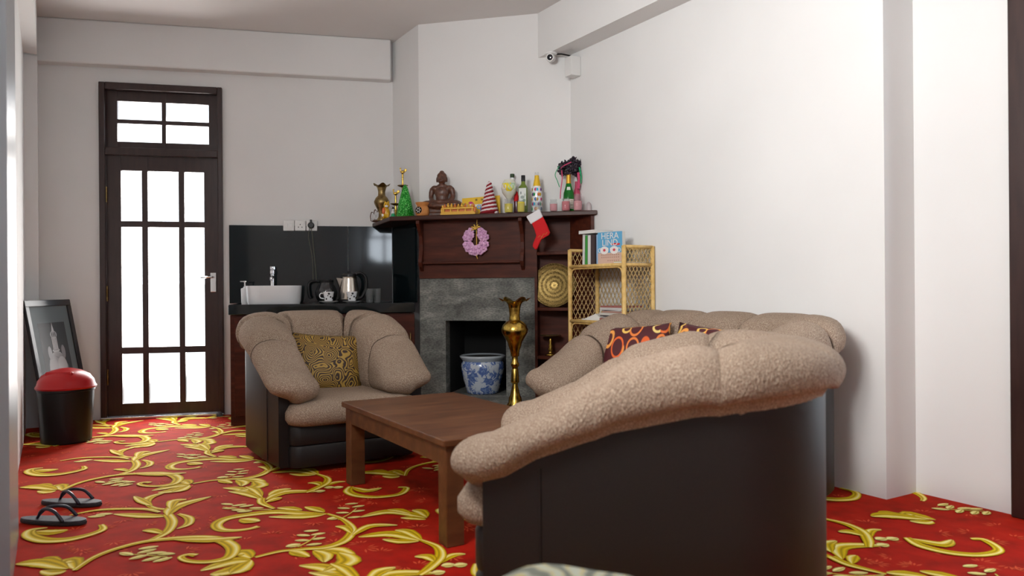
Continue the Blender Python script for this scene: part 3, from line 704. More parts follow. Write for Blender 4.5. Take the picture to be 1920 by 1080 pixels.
# ================================================================== SEATING
def sofa_piece(name, loc, rz, W, D, nback, label, cat, zs=1.0, pinch=.13, lift=0.0):
    """one upholstered tub seat; x across, front at -y"""
    t = thing(name, loc, rz, label, cat)
    hw, hd = W/2, D/2
    rc = .30                                   # corner radius of the plan
    P = []                                     # plan path of the outer shell, from the right front around the back to the left front
    P.append((hw-.012, -hd+.03)); P.append((hw+.015, -hd+.30)); P.append((hw+.02, hd-rc))
    for k in range(1, 6): a = PI/2*k/6; P.append((hw+.02-rc+rc*math.cos(a), hd-rc+rc*math.sin(a)))
    P.append((hw+.02-rc, hd))
    Pl = [(-x, y) for x, y in reversed(P)]
    pts = [Vector((x, y, 0)) for x, y in P + Pl]
    cur = crom(pts, 10)
    ln = [0.0]
    for a, b in zip(cur, cur[1:]): ln.append(ln[-1] + (b-a).length)
    LT = ln[-1]
    def at(s):
        s = max(0, min(LT, s))
        for i in range(len(cur)-1):
            if ln[i+1] >= s: break
        f = (s-ln[i])/max(1e-9, ln[i+1]-ln[i]); p = cur[i].lerp(cur[i+1], f)
        tg = (cur[min(i+2, len(cur)-1)] - cur[max(i-1, 0)]).normalized()
        return p, Vector((-tg.y, tg.x, 0))          # inward normal (path runs counter-clockwise)
    def tt(p): return (p.y + hd)/D                      # 0 at the front, 1 at the back
    ZT = [(0, .535), (.06, .565), (.19, .625), (.30, .70), (.41, .775), (.62, .838), (.83, .856), (1, .860)]
    ZL = [(0, .415), (.1, .445), (.19, .50), (.41, .585), (.62, .635), (1, .685)]
    def section(s, k=1.0, extra=Vector((0, 0, 0)), cap=False):
        p, n = at(s); u = tt(p); zt, zl = pw(u, ZT)*lerp(1, zs, u) + lift*lerp(.7, .25, u), pw(u, ZL) + lift*lerp(.7, .4, u)
        T = lerp(.205, .26, u); h = zt - zl
        inner = lerp(.405, .37, u) + lift*.7
        loop = [(.0, zl), (-.045, zl+.22*h), (-.052, zl+.55*h), (-.015, zl+.87*h), (.30*T, zt), (.68*T, zt-.10*h), (T, zt-.42*h), (T*1.12, lerp(inner, zt, .38)), (T*1.02, inner), (.5*T, inner-.03), (.05, min(zl, inner))]
        lp = crom([Vector((a, b, 0)) for a, b in loop], 3, True)
        c = Vector((.42*T, lerp(zl, zt, .35), 0)) if cap else Vector((.30*T, min(zl, inner)+.02, 0))
        out = []
        for q in lp:
            q = c + (q-c)*k
            out.append(p + n*q.x + Vector((0, 0, q.y)) + extra)
        return out
    # seam positions
    side = ln[20]; back0 = ln[20]; back1 = LT - ln[20]
    s_corner0 = ln[20]*.55; cor_end = ln[80] if len(ln) > 160 else LT*.38
    corner_len = ln[80]
    inner_back0, inner_back1 = corner_len - .12, LT - corner_len + .12
    a1, a2 = .33, .62
    seams = [0, a1*inner_back0*.98, a2*inner_back0*1.04, inner_back0]
    for k in range(1, nback): seams.append(lerp(inner_back0, inner_back1, k/nback))
    seams += [inner_back1, LT - a2*inner_back0*1.04, LT - a1*inner_back0*.98, LT]
    for i, (s0, s1) in enumerate(zip(seams, seams[1:])):
        first, last = i == 0, i == len(seams)-2
        n = 20; rings = []
        for k in range(n+1):
            u = .5 - .5*math.cos(PI*k/n); e = abs(2*u-1)
            kk = 1.0 - pinch*e**7 + .008*(1-e*e)
            if (first and u < .5) or (last and u > .5): kk = 1.02
            rings.append(section(lerp(s0, s1, u), kk))
        # rounded ends at the front of the arms
        if first or last:
            p, nn = at(0 if first else LT); fw = Vector((0, -1, 0)); ext = []
            for q in range(1, 9):
                w = math.sin(PI/2*q/8); ext.append(section(0 if first else LT, math.sqrt(max(0.0, 1-w*w))*.98 + .02, fw*(.115*w), True))
            rings = list(reversed(ext)) + rings if first else rings + ext
        m = MB(); nn = len(rings[0]); vs = [v for r in rings for v in r]; fs = []
        for a in range(len(rings)-1):
            for b in range(nn): c = (b+1) % nn; fs.append((a*nn+b, a*nn+c, (a+1)*nn+c, (a+1)*nn+b))
        fs.append(tuple(range(nn))); fs.append(tuple(range(len(vs)-nn, len(vs))))
        m.add(vs, fs)
        m.build('arm_roll' if first or last else 'back_roll', 'chenille', t, smooth=True)
    for s0 in seams[1:-1]:
        if pinch < .05: break
        ring = section(s0, 1.030-pinch)
        MB().tube(ring, .0045, 5, closed=True).build('seam', 'crease_shade', t)  # added dark tube draws the crease's shade as a line
    # outer shell panel
    m = MB(); ns = 90; vs = []; fs = []
    for k in range(ns+1):
        p, n = at(LT*k/ns); zl = pw(tt(p), ZL) + .015 + lift*lerp(.7, .4, tt(p))
        for off, z in ((.012, .035), (0.0, .05), (0, zl*.5), (0, zl), (.03, zl+.02), (.06, zl-.02), (.06, .035)):
            q = p + n*off; vs.append((q.x, q.y, z))
    for k in range(ns):
        for b in range(7): c = (b+1) % 7; fs.append((k*7+b, k*7+c, k*7+7+c, k*7+7+b))
    fs.append(tuple(range(7))); fs.append(tuple(range(ns*7, ns*7+7)))
    m.add(vs, fs); sh = m.build('shell', 'dark_upholstery', t, smooth=True, angle=.7)
    # welt seams on the sides of the shell
    for s in (.17, LT-.17):
        p, n = at(s); zl = pw(tt(p), ZL)
        MB().tube([(p.x-n.x*.001, p.y-n.y*.001, .05), (p.x-n.x*.001, p.y-n.y*.001, zl)], .003, 6).build('welt', 'dark_upholstery', sh)
    # front base in two bands
    for (z0, z1, yy) in ((.035, .150+lift*.5, .03), (.156+lift*.5, .262+lift, .045)):
        loops(MB(), [(rrect(W-.14, D-.30, .05), z0), (rrect(W-.13, D-.29, .06), z0+.015), (rrect(W-.13, D-.29, .06), z1-.015), (rrect(W-.15, D-.31, .05), z1)], M=Matrix.Translation((0, -.165, 0))).build('base_panel', 'dark_upholstery', t, smooth=True, angle=.6)
    # seat cushion
    lv = []
    for z, g in ((.258, -.03), (.268, -.005), (.295, .012), (.335, .012), (.37, -.01), (.388, -.05), (.395, -.12)):
        lv.append((rrect(W-.12+2*g, D-.24+2*g, .09), z + lift))
    loops(MB(), lv, M=Matrix.Translation((0, -.185, 0))).build('seat_cushion', 'chenille', t, smooth=True)
    for sx in (-1, 1):
        for sy in (-1, 1):
            MB().lathe([(.028, 0), (.03, .036)], 12, Matrix.Translation((sx*(hw-.12), sy*(hd-.2), 0))).build('foot', 'black_plastic', t)
    return t
sofa_piece('armchair', (-1.135, 4.735, 0), TH, .86, .96, 1, 'beige tub armchair with gold patterned cushion in front of the counter', 'armchair')
s_mid = room(R1-.05-.465, 0) + AV*(2.179 + .82)
sofa_piece('loveseat', (s_mid.x, s_mid.y, 0), TH-PI/2, 1.43, .91, 3, 'beige two-seat sofa with maroon cushions against the right wall', 'sofa')
nf = Vector((-.978, .213, 0)); nr = Vector((-.213, -.978, 0))
near_l, near_r = Vector((-.146, 2.155, 0)), Vector((.865, 1.944, 0))
nc = (near_l + near_r)/2 - nr*.40
nrot = math.atan2(-(.978), -.213)
sofa_piece('armchair', (nc.x, nc.y, 0), -1.785, .80, .98, 1, 'beige and black armchair in the foreground, seen from its side', 'armchair', .966, .035, .045)

# cushions
def pillow(name, w, h, d, m, loc, rot, label, cat='cushion', group=None):
    mb = MB(); n = 16; vs = []; fs = []
    for side in (1, -1):
        for i in range(n+1):
            for j in range(n+1):
                u, v = 2*i/n-1, 2*j/n-1
                e = (1-abs(u)**2.6)*(1-abs(v)**2.6); th = d*.5*max(0, e)**.55
                pin = 1 - .05*(1-abs(v)**2)*(abs(u)**3); pin2 = 1 - .06*(1-abs(u)**2)*(abs(v)**3)
                vs.append((u*w/2*pin, side*th, v*h/2*pin2))
    k = (n+1)*(n+1)
    for s in range(2):
        for i in range(n):
            for j in range(n):
                a = s*k+i*(n+1)+j; f = (a, a+1, a+n+2, a+n+1); fs.append(f if s else f[::-1])
    mb.add(vs, fs)
    o = mb.build(name, m, None, smooth=True); 
    bm = bmesh.new(); bm.from_mesh(o.data); bmesh.ops.remove_doubles(bm, verts=bm.verts, dist=.0006); bm.to_mesh(o.data); bm.free()
    o.location = loc; o.rotation_euler = rot
    tag(o, label, cat, group); return o
def chair_local(rz, org, x, y, z):
    return Vector(org) + Matrix.Rotation(rz, 3, 'Z') @ Vector((x, y, z))
pillow('cushion', .46, .39, .15, 'gold_swirl', chair_local(TH, (-1.135, 4.735, 0), .01, .085, .535), (math.radians(-20), math.radians(4), TH-.28), 'gold and dark brown swirl-patterned cushion on the armchair')
SR = TH-PI/2
pillow('cushion', .42, .40, .14, 'maroon_rings', chair_local(SR, s_mid, -.37, .0, .600), (math.radians(-24), math.radians(-5), SR+.45), 'maroon cushion with orange rings leaning near the far sofa arm')
pillow('cushion', .42, .40, .14, 'maroon_rings', chair_local(SR, s_mid, .12, .06, .605), (math.radians(-20), math.radians(5), SR+.25), 'maroon ring-patterned cushion mostly hidden behind the near armchair')

# ================================================================== COFFEE TABLE
tc = (Vector((-.898, 3.968, 0)) + Vector((-.2527, 2.934, 0)))/2 + RV*.325
tb = thing('coffee_table', (tc.x, tc.y, 0), TH, 'low reddish brown wooden coffee table between the seats', 'table')
TW, TL, TZ = .65, 1.215, .42
MB().box(-TW/2, TW/2, -TL/2, TL/2, TZ-.028, TZ).build('table_top', 'table_wood', tb, bevel=.005)
for sx in (-1, 1):
    for sy in (-1, 1):
        x, y = sx*(TW/2-.055), sy*(TL/2-.055)
        MB().box(x-.038, x+.038, y-.038, y+.038, .0, TZ-.028).build('leg', 'table_wood', tb, bevel=.004)
    MB().box(sx*(TW/2-.03)-.011, sx*(TW/2-.03)+.011, -TL/2+.09, TL/2-.09, TZ-.105, TZ-.028).build('apron', 'table_wood', tb)
    MB().box(-TW/2+.09, TW/2-.09, sx*(TL/2-.03)-.011, sx*(TL/2-.03)+.011, TZ-.105, TZ-.028).build('apron', 'table_wood', tb)

# footstool in the foreground, only its patterned top in view
fs_ = thing('footstool', at_y(1062, 1067, 1.28) * 1.0, 0.2, 'padded stool with grey and yellow patterned cloth at the bottom edge', 'stool')
fs_.location.z = 0
zt = at_y(1062, 1067, 1.28).z - .036
MB().lathe([(.12, .02), (.145, .06), (.15, zt-.10), (.165, zt-.07), (.17, zt-.04), (.15, zt-.012), (.08, zt-.002), (.003, zt)], 28, mod=lambda k, a, r, z: (r*(1+.02*math.sin(5*a)), z + (.004*math.sin(4*a+1) if k > 4 else 0))).build('pad', 'throw_fabric', fs_, smooth=True)
for k in range(4): MB().lathe([(.012, 0), (.016, .03)], 10, Matrix.Translation((.09*math.cos(k*PI/2+.7), .09*math.sin(k*PI/2+.7), 0))).build('foot', 'black_plastic', fs_)

# ================================================================== RATTAN SHELF WITH BOOKS
SHP = Vector((.703, 4.82, 0)); SHR = TH - PI/2          # local x = toward the camera along the wall, y = toward the wall
def sh(x, y, z): return (x, y, z)
rs = thing('rattan_shelf', SHP - AV*(-.0), TH+PI/2, 'honey coloured rattan bookcase with woven lattice sides by the right wall', 'shelf')
# local frame: x = along A (away), y = -R (into the room) ; depth towards the wall is -y
SW, SDp, SH = .585, .235, 1.262
def post(x, y, z1=SH, r=.0145): MB().tube([(x, y, 0), (x, y, z1)], r, 10).build('post', 'rattan', rs, smooth=True)
for x in (0, SW):
    for y in (0, -SDp): post(x, y)
levels = [1.148, .775, .40, .06]
for z in levels:
    s = MB().box(.0, SW, -SDp, 0, z-.008, z).build('shelf_board', 'rattan', rs)
    for y in (0, -SDp): MB().tube([(0, y, z-.006), (SW, y, z-.006)], .0125, 8).build('rail', 'rattan', s, smooth=True)
    for x in (0, SW): MB().tube([(x, 0, z-.006), (x, -SDp, z-.006)], .011, 8).build('rail', 'rattan', s, smooth=True)
for x in (0, SW): MB().tube([(x, 0, SH-.006), (x, -SDp, SH-.006)], .011, 8).build('rail', 'rattan', rs, smooth=True)
MB().tube([(0, -SDp, SH-.006), (SW, -SDp, SH-.006)], .011, 8).build('rail', 'rattan', rs, smooth=True)
# bent cane inside each opening
zs = [SH] + levels
for z1, z0 in zip(levels, levels[1:]):
    q = [(.017, .0, z0+.02), (.017, 0, z1-.06), (.03, 0, z1-.03), (.06, 0, z1-.02), (SW-.06, 0, z1-.02), (SW-.03, 0, z1-.03), (SW-.017, 0, z1-.06), (SW-.017, 0, z0+.02)]
    MB().tube(q, .0055, 6).build('bent_cane', 'rattan', rs, smooth=True)
def lattice(p0, ux, w, z0, z1, step, nm='lattice'):
    """woven diagonal cane between two posts"""
    m = MB(); H = z1-z0; k = -int(H/step)-2; sl = 1.75
    ux = Vector(ux); p0 = Vector(p0); nrm = Vector((-ux.y, ux.x, 0))
    def seg(a, b, o):
        # clip segment in (u, v) to the rectangle
        (u0, v0), (u1, v1) = a, b; t0, t1 = 0, 1
        for p_, q_ in ((u0-u1, u0), (u1-u0, w-u0), (v0-v1, v0), (v1-v0, H-v0)):
            if abs(p_) < 1e-9:
                if q_ < 0: return
            else:
                r_ = q_/p_
                if p_ < 0: t0 = max(t0, r_)
                else: t1 = min(t1, r_)
        if t0 >= t1: return
        A = (lerp(u0, u1, t0), lerp(v0, v1, t0)); B = (lerp(u0, u1, t1), lerp(v0, v1, t1))
        m.tube([p0+ux*A[0]+nrm*o+Vector((0, 0, z0+A[1])), p0+ux*B[0]+nrm*o+Vector((0, 0, z0+B[1]))], .0028, 5)
    n = int((w+H/sl)/step)+2
    for k in range(-n, n):
        seg((k*step, 0), (k*step+H/sl, H), .002); seg((k*step+step*.5, 0), (k*step+step*.5-H/sl, H), -.002)
    return m.build(nm, 'cane', rs)
for z1, z0 in zip(zs, zs[1:]):
    zz0, zz1 = z0+.008, z1-.012
    lattice((0, -SDp, 0), (0, 1, 0), SDp, zz0, zz1, .030)        # near side
    lattice((SW, -SDp, 0), (0, 1, 0), SDp, zz0, zz1, .036)       # far side
    lattice((0, -SDp, 0), (1, 0, 0), SW, zz0, zz1, .042)         # back
MSH = rs.matrix_basis.copy()
def shp(x, y, z):
    return Matrix.Translation(SHP) @ Matrix.Rotation(TH+PI/2, 4, 'Z') @ Vector((x, y, z))
def book(x0, x1, y0, y1, z0, z1, cols, label, lean=0.0, cover=True, rotz=0.0, group='books on the rattan shelf'):
    """upright book: spine faces the room (+y), thickness along x"""
    c = shp((x0+x1)/2, (y0+y1)/2, z0)
    t = thing('book', c, TH+PI/2+rotz, label, 'book', group); t.rotation_euler[1] = lean
    hx, hy = (x1-x0)/2, (y1-y0)/2; H = z1-z0
    m = 'cover_%d' % (abs(hash(cols)) % 99991); mat(m, cols, .4)
    cv = MB().box(-hx, -hx+.003, -hy, hy, 0, H).box(hx-.003, hx, -hy, hy, 0, H).box(-hx, hx, hy-.003, hy, 0, H).build('cover', m, t)
    MB().box(-hx+.003, hx-.003, -hy+.004, hy-.003, .004, H-.004).build('pages', 'paper', t)
    return t
# from far (left in the picture) to near
zB = levels[0]+.0005
book(.466, .494, -.20, -.04, zB, zB+.215, (.74, .75, .74), 'tall white book leftmost on the upper rattan shelf', -.03)
book(.436, .464, -.20, -.04, zB, zB+.205, (.05, .33, .05), 'green and white book second from left on the rattan shelf', -.03)
book(.400, .434, -.20, -.04, zB, zB+.205, (.76, .76, .75), 'white book between green and dark brown ones', -.02)
book(.350, .398, -.20, -.04, zB, zB+.205, (.055, .035, .035), 'dark brown book in the middle of the row', 0)
book(.328, .348, -.20, -.05, zB, zB+.205, (.30, .52, .78), 'light blue thin book next to the front-facing one', .0)
# front-facing blue book with title
fb = thing('book', shp(.215, -.06, zB), TH+PI/2, 'front-facing blue and beige paperback with teacups on cover', 'book', 'books on the rattan shelf')
fb.rotation_euler[2] += .25
FW, FH, FT = .20, .215, .034
MB().box(-FW/2, FW/2, -FT, 0, 0, FH).build('pages', 'paper', fb, bevel=.002)
art = MB(); 
def rect2(m, x0, x1, z0, z1, y, col): m.add([(x0, y, z0), (x1, y, z0), (x1, y, z1), (x0, y, z1)], [(0, 1, 2, 3)], None, col)
def disc2(m, cx, cz, rx, rz, y, col, n=18): m.add([(cx+rx*math.cos(2*PI*k/n), y, cz+rz*math.sin(2*PI*k/n)) for k in range(n)], [tuple(range(n))], None, col)
def ringseg(m, cx, cz, r0, r1, a0, a1, y, col, n=16):
    vs = []; 
    for k in range(n+1):
        a = lerp(a0, a1, k/n); vs += [(cx+r0*math.cos(a), y, cz+r0*math.sin(a)), (cx+r1*math.cos(a), y, cz+r1*math.sin(a))]
    m.add(vs, [(2*k, 2*k+1, 2*k+3, 2*k+2) for k in range(n)], None, col)
rect2(art, -FW/2, FW/2, 0, FH, .0006, (.11, .38, .62)); rect2(art, -FW/2, FW/2, 0, .078, .001, (.62, .43, .34))
for cx in (-.035, .045):
    disc2(art, cx, .095, .034, .026, .0014, (.78, .76, .74)); rect2(art, cx-.034, cx+.034, .098, .110, .0016, (.80, .78, .76)); ringseg(art, cx+.038*(1 if cx < 0 else -1)*-1, .095, .010, .015, 0, 2*PI, .0013, (.75, .73, .7)); disc2(art, cx, .096, .011, .009, .0020, (.60, .06, .08))
disc2(art, -.05, .132, .035, .008, .0018, (.65, .03, .04))
for i, z in enumerate((.060, .044, .022)):
    for k in range(9-3*(i == 2)): rect2(art, -.075+.017*k, -.075+.017*k+.010, z, z+.009, .0014, (.45, .27, .22))
art.build('cover', 'paint', fb)
def text_mesh(body, size, parent, loc, rot, m, name='lettering', ext=.0004, align='CENTER'):
    cu = bpy.data.curves.new(name, 'FONT'); cu.body = body; cu.size = size; cu.extrude = ext; cu.align_x = align
    tmp = bpy.data.objects.new(name, cu); COL.objects.link(tmp)
    dg = bpy.context.evaluated_depsgraph_get(); me = bpy.data.meshes.new_from_object(tmp.evaluated_get(dg))
    bpy.data.objects.remove(tmp); me.materials.clear(); me.materials.append(MATS[m])
    o = bpy.data.objects.new(name, me); COL.objects.link(o); o.parent = parent; o.location = loc; o.rotation_euler = rot; return o
# the cover faces +y: seen from there, text x runs along -x
text_mesh('HERA', .058, fb, (0, .0016, .170), (PI/2, 0, PI), 'paper'); text_mesh('LIND', .058, fb, (0, .0016, .125), (PI/2, 0, PI), 'paper')
# flat book lying on the standing ones
t = thing('book', shp(.425, -.11, zB+.2165), TH+PI/2+.12, 'white book lying flat on top of the upright books', 'book', 'books on the rattan shelf')
MB().box(-.075, .085, -.085, .085, 0, .002).box(-.075, .085, -.085, .085, .02, .022).box(.083, .085, -.085, .085, 0, .022).build('cover', 'white_plastic', t)
MB().box(-.074, .083, -.083, .083, .002, .02).build('pages', 'paper', t)
t = thing('booklet', shp(.07, -.10, zB), TH+PI/2-.1, 'pale booklet lying right of the front-facing book', 'booklet')
MB().box(-.055, .055, -.09, .08, 0, .014).build('pages', 'paper', t); MB().box(-.055, .055, -.09, .08, .0145, .017).build('cover', mat('cover_olive', (.42, .38, .10), .5), t)
# magazines on the middle shelf
zM = levels[1]+.0005
mc = [(.60, .58, .56), (.35, .12, .10), (.66, .66, .64), (.16, .16, .2), (.62, .6, .55), (.45, .25, .2), (.7, .7, .7)]
z = zM
for i in range(9):
    h = .007 + .004*((i*5) % 3)
    t = MB().box(-.115, .115, -.085, .085, 0, h).build('magazine', mat('mag_%d' % (i % 7), mc[i % 7], .4))
    t.location = shp(.165 + .012*math.sin(i*2.3), -.115 + .008*math.cos(i*1.7), z); t.rotation_euler = (0, 0, TH+PI/2+.10*math.sin(i*1.9))
    tag(t, 'thin magazine in the stack on the middle rattan shelf', 'magazine', 'magazines stacked on the middle shelf'); z += h + .0006
for i, (x, r, w, lab) in enumerate(((.40, .5, .012, 'white folded paper lying lowest left of the magazine stack'), (.39, .15, .035, 'white paper with peaked fold lying left of the magazine stack'))):
    z0 = zM if i == 0 else zM + .0125
    t = MB()
    if i == 0: t.box(-.09, .09, -.08, .08, 0, w)
    else: t.add([(-.08, -.07, 0), (.08, -.07, 0), (.08, .07, 0), (-.08, .07, 0), (-.02, -.07, w), (-.02, .07, w)], [(0, 3, 2, 1), (0, 1, 4), (2, 3, 5), (1, 2, 5, 4), (3, 0, 4, 5)])
    t = t.build('paper_sheet', 'paper'); t.location = shp(x, -.11, z0); t.rotation_euler = (0, 0, TH+PI/2+(.2 if i else .12)); tag(t, lab, 'paper')

# ================================================================== BRASS AND PORCELAIN BY THE HEARTH
vz = at_plane(966, 762, (0, 5.27, 0), (0, 1, 0))
v = thing('floor_vase', (vz.x, vz.y, zh), 0.1, 'tall polished brass vase with petal rim standing on the hearth', 'vase')
k = 5.27/F_PX
prof = [(16, 0), (16, 3), (13.5, 5), (12.5, 14), (10, 22), (6.5, 34), (5.5, 42), (7.8, 45), (7.8, 48), (5.5, 50), (5.0, 58), (6.5, 64), (6.8, 68), (4.8, 71)]
prof = [(15.5, 0), (15.5, 4), (13, 7), (12, 16), (9, 22), (6, 36), (5, 42), (8, 45), (8, 47), (6.5, 68), (6, 69), (5.2, 72), (7.8, 76), (8, 80), (6, 83), (5.5, 92), (8, 94), (9, 104), (12, 112), (14, 120), (20, 130), (24.5, 138), (25, 144), (22, 152), (16, 158), (10.5, 161), (10.5, 164), (9.5, 170), (10.5, 178), (11, 184)]
MB().lathe([(r*k, z*k) for r, z in prof], 32).build('body', 'brass', v, smooth=True, angle=.9)
def petal(kk, a, r, z):
    f = kk/5; w = math.cos(6*a+.4)
    return (r*(1 + f*.13*w), z + f*.016*w)
MB().lathe([(11*k, 184*k), (12.5*k, 190*k), (17*k, 196*k), (23*k, 199*k), (28*k, 200*k), (29*k, 200.5*k)], 48, mod=petal, caps=False).build('rim', 'brass', v, smooth=True)
# blue and white pot in the firebox
pp = MF @ Vector((.445, .16, zh))
# place it under its pixel column
qx, _ = fac(905, 700, .16); pp = MF @ Vector((qx, .16, zh)); s = pp.y/F_PX
pt = thing('planter_pot', pp, 0, 'blue and white porcelain planter with floral pattern inside the fireplace', 'pot')
MB().lathe([(28*s, 0), (30*s, 2*s), (33*s, 14*s), (38*s, 32*s), (40.5*s, 46*s), (40*s, 56*s), (37*s, 61*s)], 36, caps=True).build('body', 'porcelain_blue', pt, smooth=True)
MB().lathe([(37*s, 60*s), (39*s, 63*s), (42.5*s, 67*s), (43*s, 70*s), (40*s, 71*s), (37*s, 68.5*s)], 36, caps=False).build('rim', mat('glaze_grey', (.45, .50, .55), .2, coat=.3), pt, smooth=True)
MB().lathe([(37.5*s, 66*s), (37.5*s, 68.6*s), (1*s, 68.7*s)], 36).build('dark_disc', 'firebox', pt)  # black disc filling the pot just below its rim
# engraved tray leaning in the nook
tx, tz = fac(1062, 527, .03)
ty = thing('brass_tray', MF @ Vector((1.045, .018, .8555)), FA, 'round engraved brass tray leaning in the side nook', 'tray')
rad = .163
TM = Matrix.Rotation(math.radians(-8), 4, 'X') @ Matrix.Translation((0, -.012, rad)) @ Matrix.Rotation(PI/2, 4, 'X')
ts = MB().lathe([(.004, .0), (rad*.30, .0), (rad*.34, .003), (rad*.80, .003), (rad*.86, .008), (rad, .014), (rad*1.0, .010), (rad*.84, -.002), (.004, -.004)], 48).build('dish', 'engraved_brass', ty, smooth=True, angle=.8)
ts.matrix_local = TM
# brass stand with flat plate on the lower nook shelf
cx_, _ = fac(1046, 640, -.01)
cs = thing('brass_stand', MF @ Vector((1.02, -.005, .5005)), FA, 'small turned brass pedestal with flat round plate in the nook', 'pedestal')
MB().lathe([(.04, 0), (.04, .008), (.02, .016), (.012, .03), (.02, .045), (.012, .06), (.017, .075), (.009, .09), (.014, .105), (.008, .12), (.008, .142)], 20).build('stem', 'brass', cs, smooth=True)
MB().lathe([(.02, .142), (.075, .146), (.077, .152), (.004, .150)], 28).build('plate', 'old_brass', cs, smooth=True, angle=.6)

# ================================================================== ON THE MANTEL
MZ = 1.5502
def man(px, back=.10):
    d = ray(px, 400); kx = d.x
    Y = (5.604+back)/(1+.242*kx); return Vector((kx*Y, Y, MZ)), Y/F_PX
def lth(name, m, parent, prof, s=1.0, seg=20, ang=.8, loc=None, **kw):
    M = Matrix.Translation(loc) if loc is not None else None
    return MB().lathe([(r*s, z*s) for r, z in prof], seg, M, **kw).build(name, m, parent, smooth=True, angle=ang)
# carved Buddha figure, one continuous body
p, s = man(828.5, .135)
b = thing('seated_statue', p, FA*.6, 'brown carved seated meditating figure in the centre of the mantel', 'statue')
m = MB(); q = s
m.box(-38*q, 38*q, -15*q, 17*q, 0, 6*q).box(-34*q, 34*q, -13*q, 15*q, 6*q, 13*q)
m.ell((0, 1*q, 21*q), (36*q, 17*q, 10*q)).ell((-26*q, -4*q, 21*q), (15*q, 13*q, 9*q)).ell((26*q, -4*q, 21*q), (15*q, 13*q, 9*q)).ell((0, -13*q, 19*q), (26*q, 7*q, 6*q))
m.ell((0, 3*q, 34*q), (12*q, 9*q, 14*q)).ell((0, 2.5*q, 45*q), (14.5*q, 9.5*q, 14*q)).ell((-14*q, 3*q, 53*q), (7.5*q, 6.5*q, 6*q)).ell((14*q, 3*q, 53*q), (7.5*q, 6.5*q, 6*q)).ell((0, 3*q, 57*q), (11*q, 7*q, 5*q))
for sx in (-1, 1):
    m.tube(crom([(sx*18*q, 3*q, 53*q), (sx*20.5*q, 3*q, 44*q), (sx*20.5*q, 1*q, 35*q), (sx*15*q, -7*q, 28*q), (sx*5*q, -13*q, 26*q)], 4), [5.2*q]*5+[4.6*q]*4+[4.2*q]*4+[3.6*q]*4, 10)
    m.ell((sx*9.6*q, 2*q, 69*q), (1.5*q, 2.2*q, 5.5*q)); m.ell((sx*3.2*q, -5.6*q, 72.5*q), (2.2*q, 1.5*q, .9*q))
m.ell((0, -13*q, 27*q), (8*q, 5*q, 2.6*q)).tube([(0, 3*q, 58*q), (0, 2*q, 64*q)], 4.6*q, 10)
m.ell((0, 1*q, 71*q), (8.6*q, 8.4*q, 11*q)).ell((0, 2.5*q, 76*q), (9.4*q, 9.2*q, 7.6*q)).ell((0, 2.5*q, 83.6*q), (4.4*q, 4.4*q, 3.0*q))
m.ell((0, -7.4*q, 70*q), (1.5*q, 1.9*q, 2.8*q)).ell((0, -6.6*q, 65.4*q), (2.8*q, 1.4*q, .9*q))
m.build('body', 'carved_wood', b, remesh=1.05*q)
# green tinsel tree
p, s = man(760, .13)
t = thing('tinsel_tree', p, 0, 'small green tinsel cone tree on the mantel left of the burner', 'ornament')
m = MB().lathe([(19*s, 0), (17*s, 6*s), (11*s, 34*s), (5*s, 56*s), (1*s, 62*s)], 20); m.build('cone', 'tinsel_green', t)
m = MB()
for i in range(620):
    f = (i+.5)/620; z = 62*s*(1-math.sqrt(1-f*.99)) ; r = lerp(19.5*s, 2*s, z/(62*s)); a = i*2.39996
    d = Vector((math.cos(a), math.sin(a), random.uniform(-.3, .5))).normalized(); o = Vector((r*math.cos(a)*.9, r*math.sin(a)*.9, z))
    sd_ = d.cross(Vector((0, 0, 1))).normalized()*.9*s; ln_ = random.uniform(2.5, 5)*s
    m.add([o-sd_, o+sd_, o+d*ln_+Vector((0, 0, random.uniform(-1, 1)*s))], [(0, 1, 2)])
o = m.build('tinsel', 'tinsel_green', t); o['kind'] = 'stuff'
# red and white yarn cone
p, s = man(917.5, .10)
t = thing('yarn_tree', p, 0, 'red and white striped yarn cone tree on the mantel', 'ornament')
pts_r, pts_w = [], []
turns = 8
for par, mm in ((0, 'yarn_red'), (PI, 'yarn_white')):
    pts = []; rr = []
    for i in range(turns*24+1):
        a = 2*PI*i/24 + par + PI*.75; f = i/(turns*24); z = lerp(2.2, 60, f)*s; r = lerp(15.5, 2.6, f)*s
        pts.append((r*math.cos(a), r*math.sin(a), z + 1.0*s*math.cos(a))); rr.append((2.7 - .9*f)*s*(1+.18*math.sin(i*2.7)))
    MB().tube(pts, rr, 6).build('yarn', mm, t, smooth=True)
MB().lathe([(15*s, .3*s), (2.2*s, 60*s), (.4*s, 63*s)], 18).build('core', 'yarn_red', t)
# terracotta oil burner
p, s = man(792, .045)
t = thing('oil_burner', p, FA-.25, 'terracotta oil burner with flower cut-out on the mantel edge', 'oil burner')
lth('pot', 'terracotta', t, [(10, 0), (12.5, 3), (13.2, 9), (12, 15), (9.5, 18.5), (12.5, 23), (13, 25), (10, 24.5), (2, 22)], s, 26)
Mx = Matrix.Translation((0, -12.4*s, 10*s)) @ Matrix.Rotation(PI/2, 4, 'X')
c_ = MB().lathe([(6.6*s, -1*s), (6.6*s, .8*s)], 20, Mx).build('opening', 'firebox', t)
m = MB()
for k in range(6):
    a = PI*k/3; m.ell((3.6*s*math.cos(a), -13.4*s, 10*s+3.6*s*math.sin(a)), (1.9*s, .4*s, .8*s), 10, 6, R=RY(-a))
m.build('flower', 'paper', c_, smooth=True)
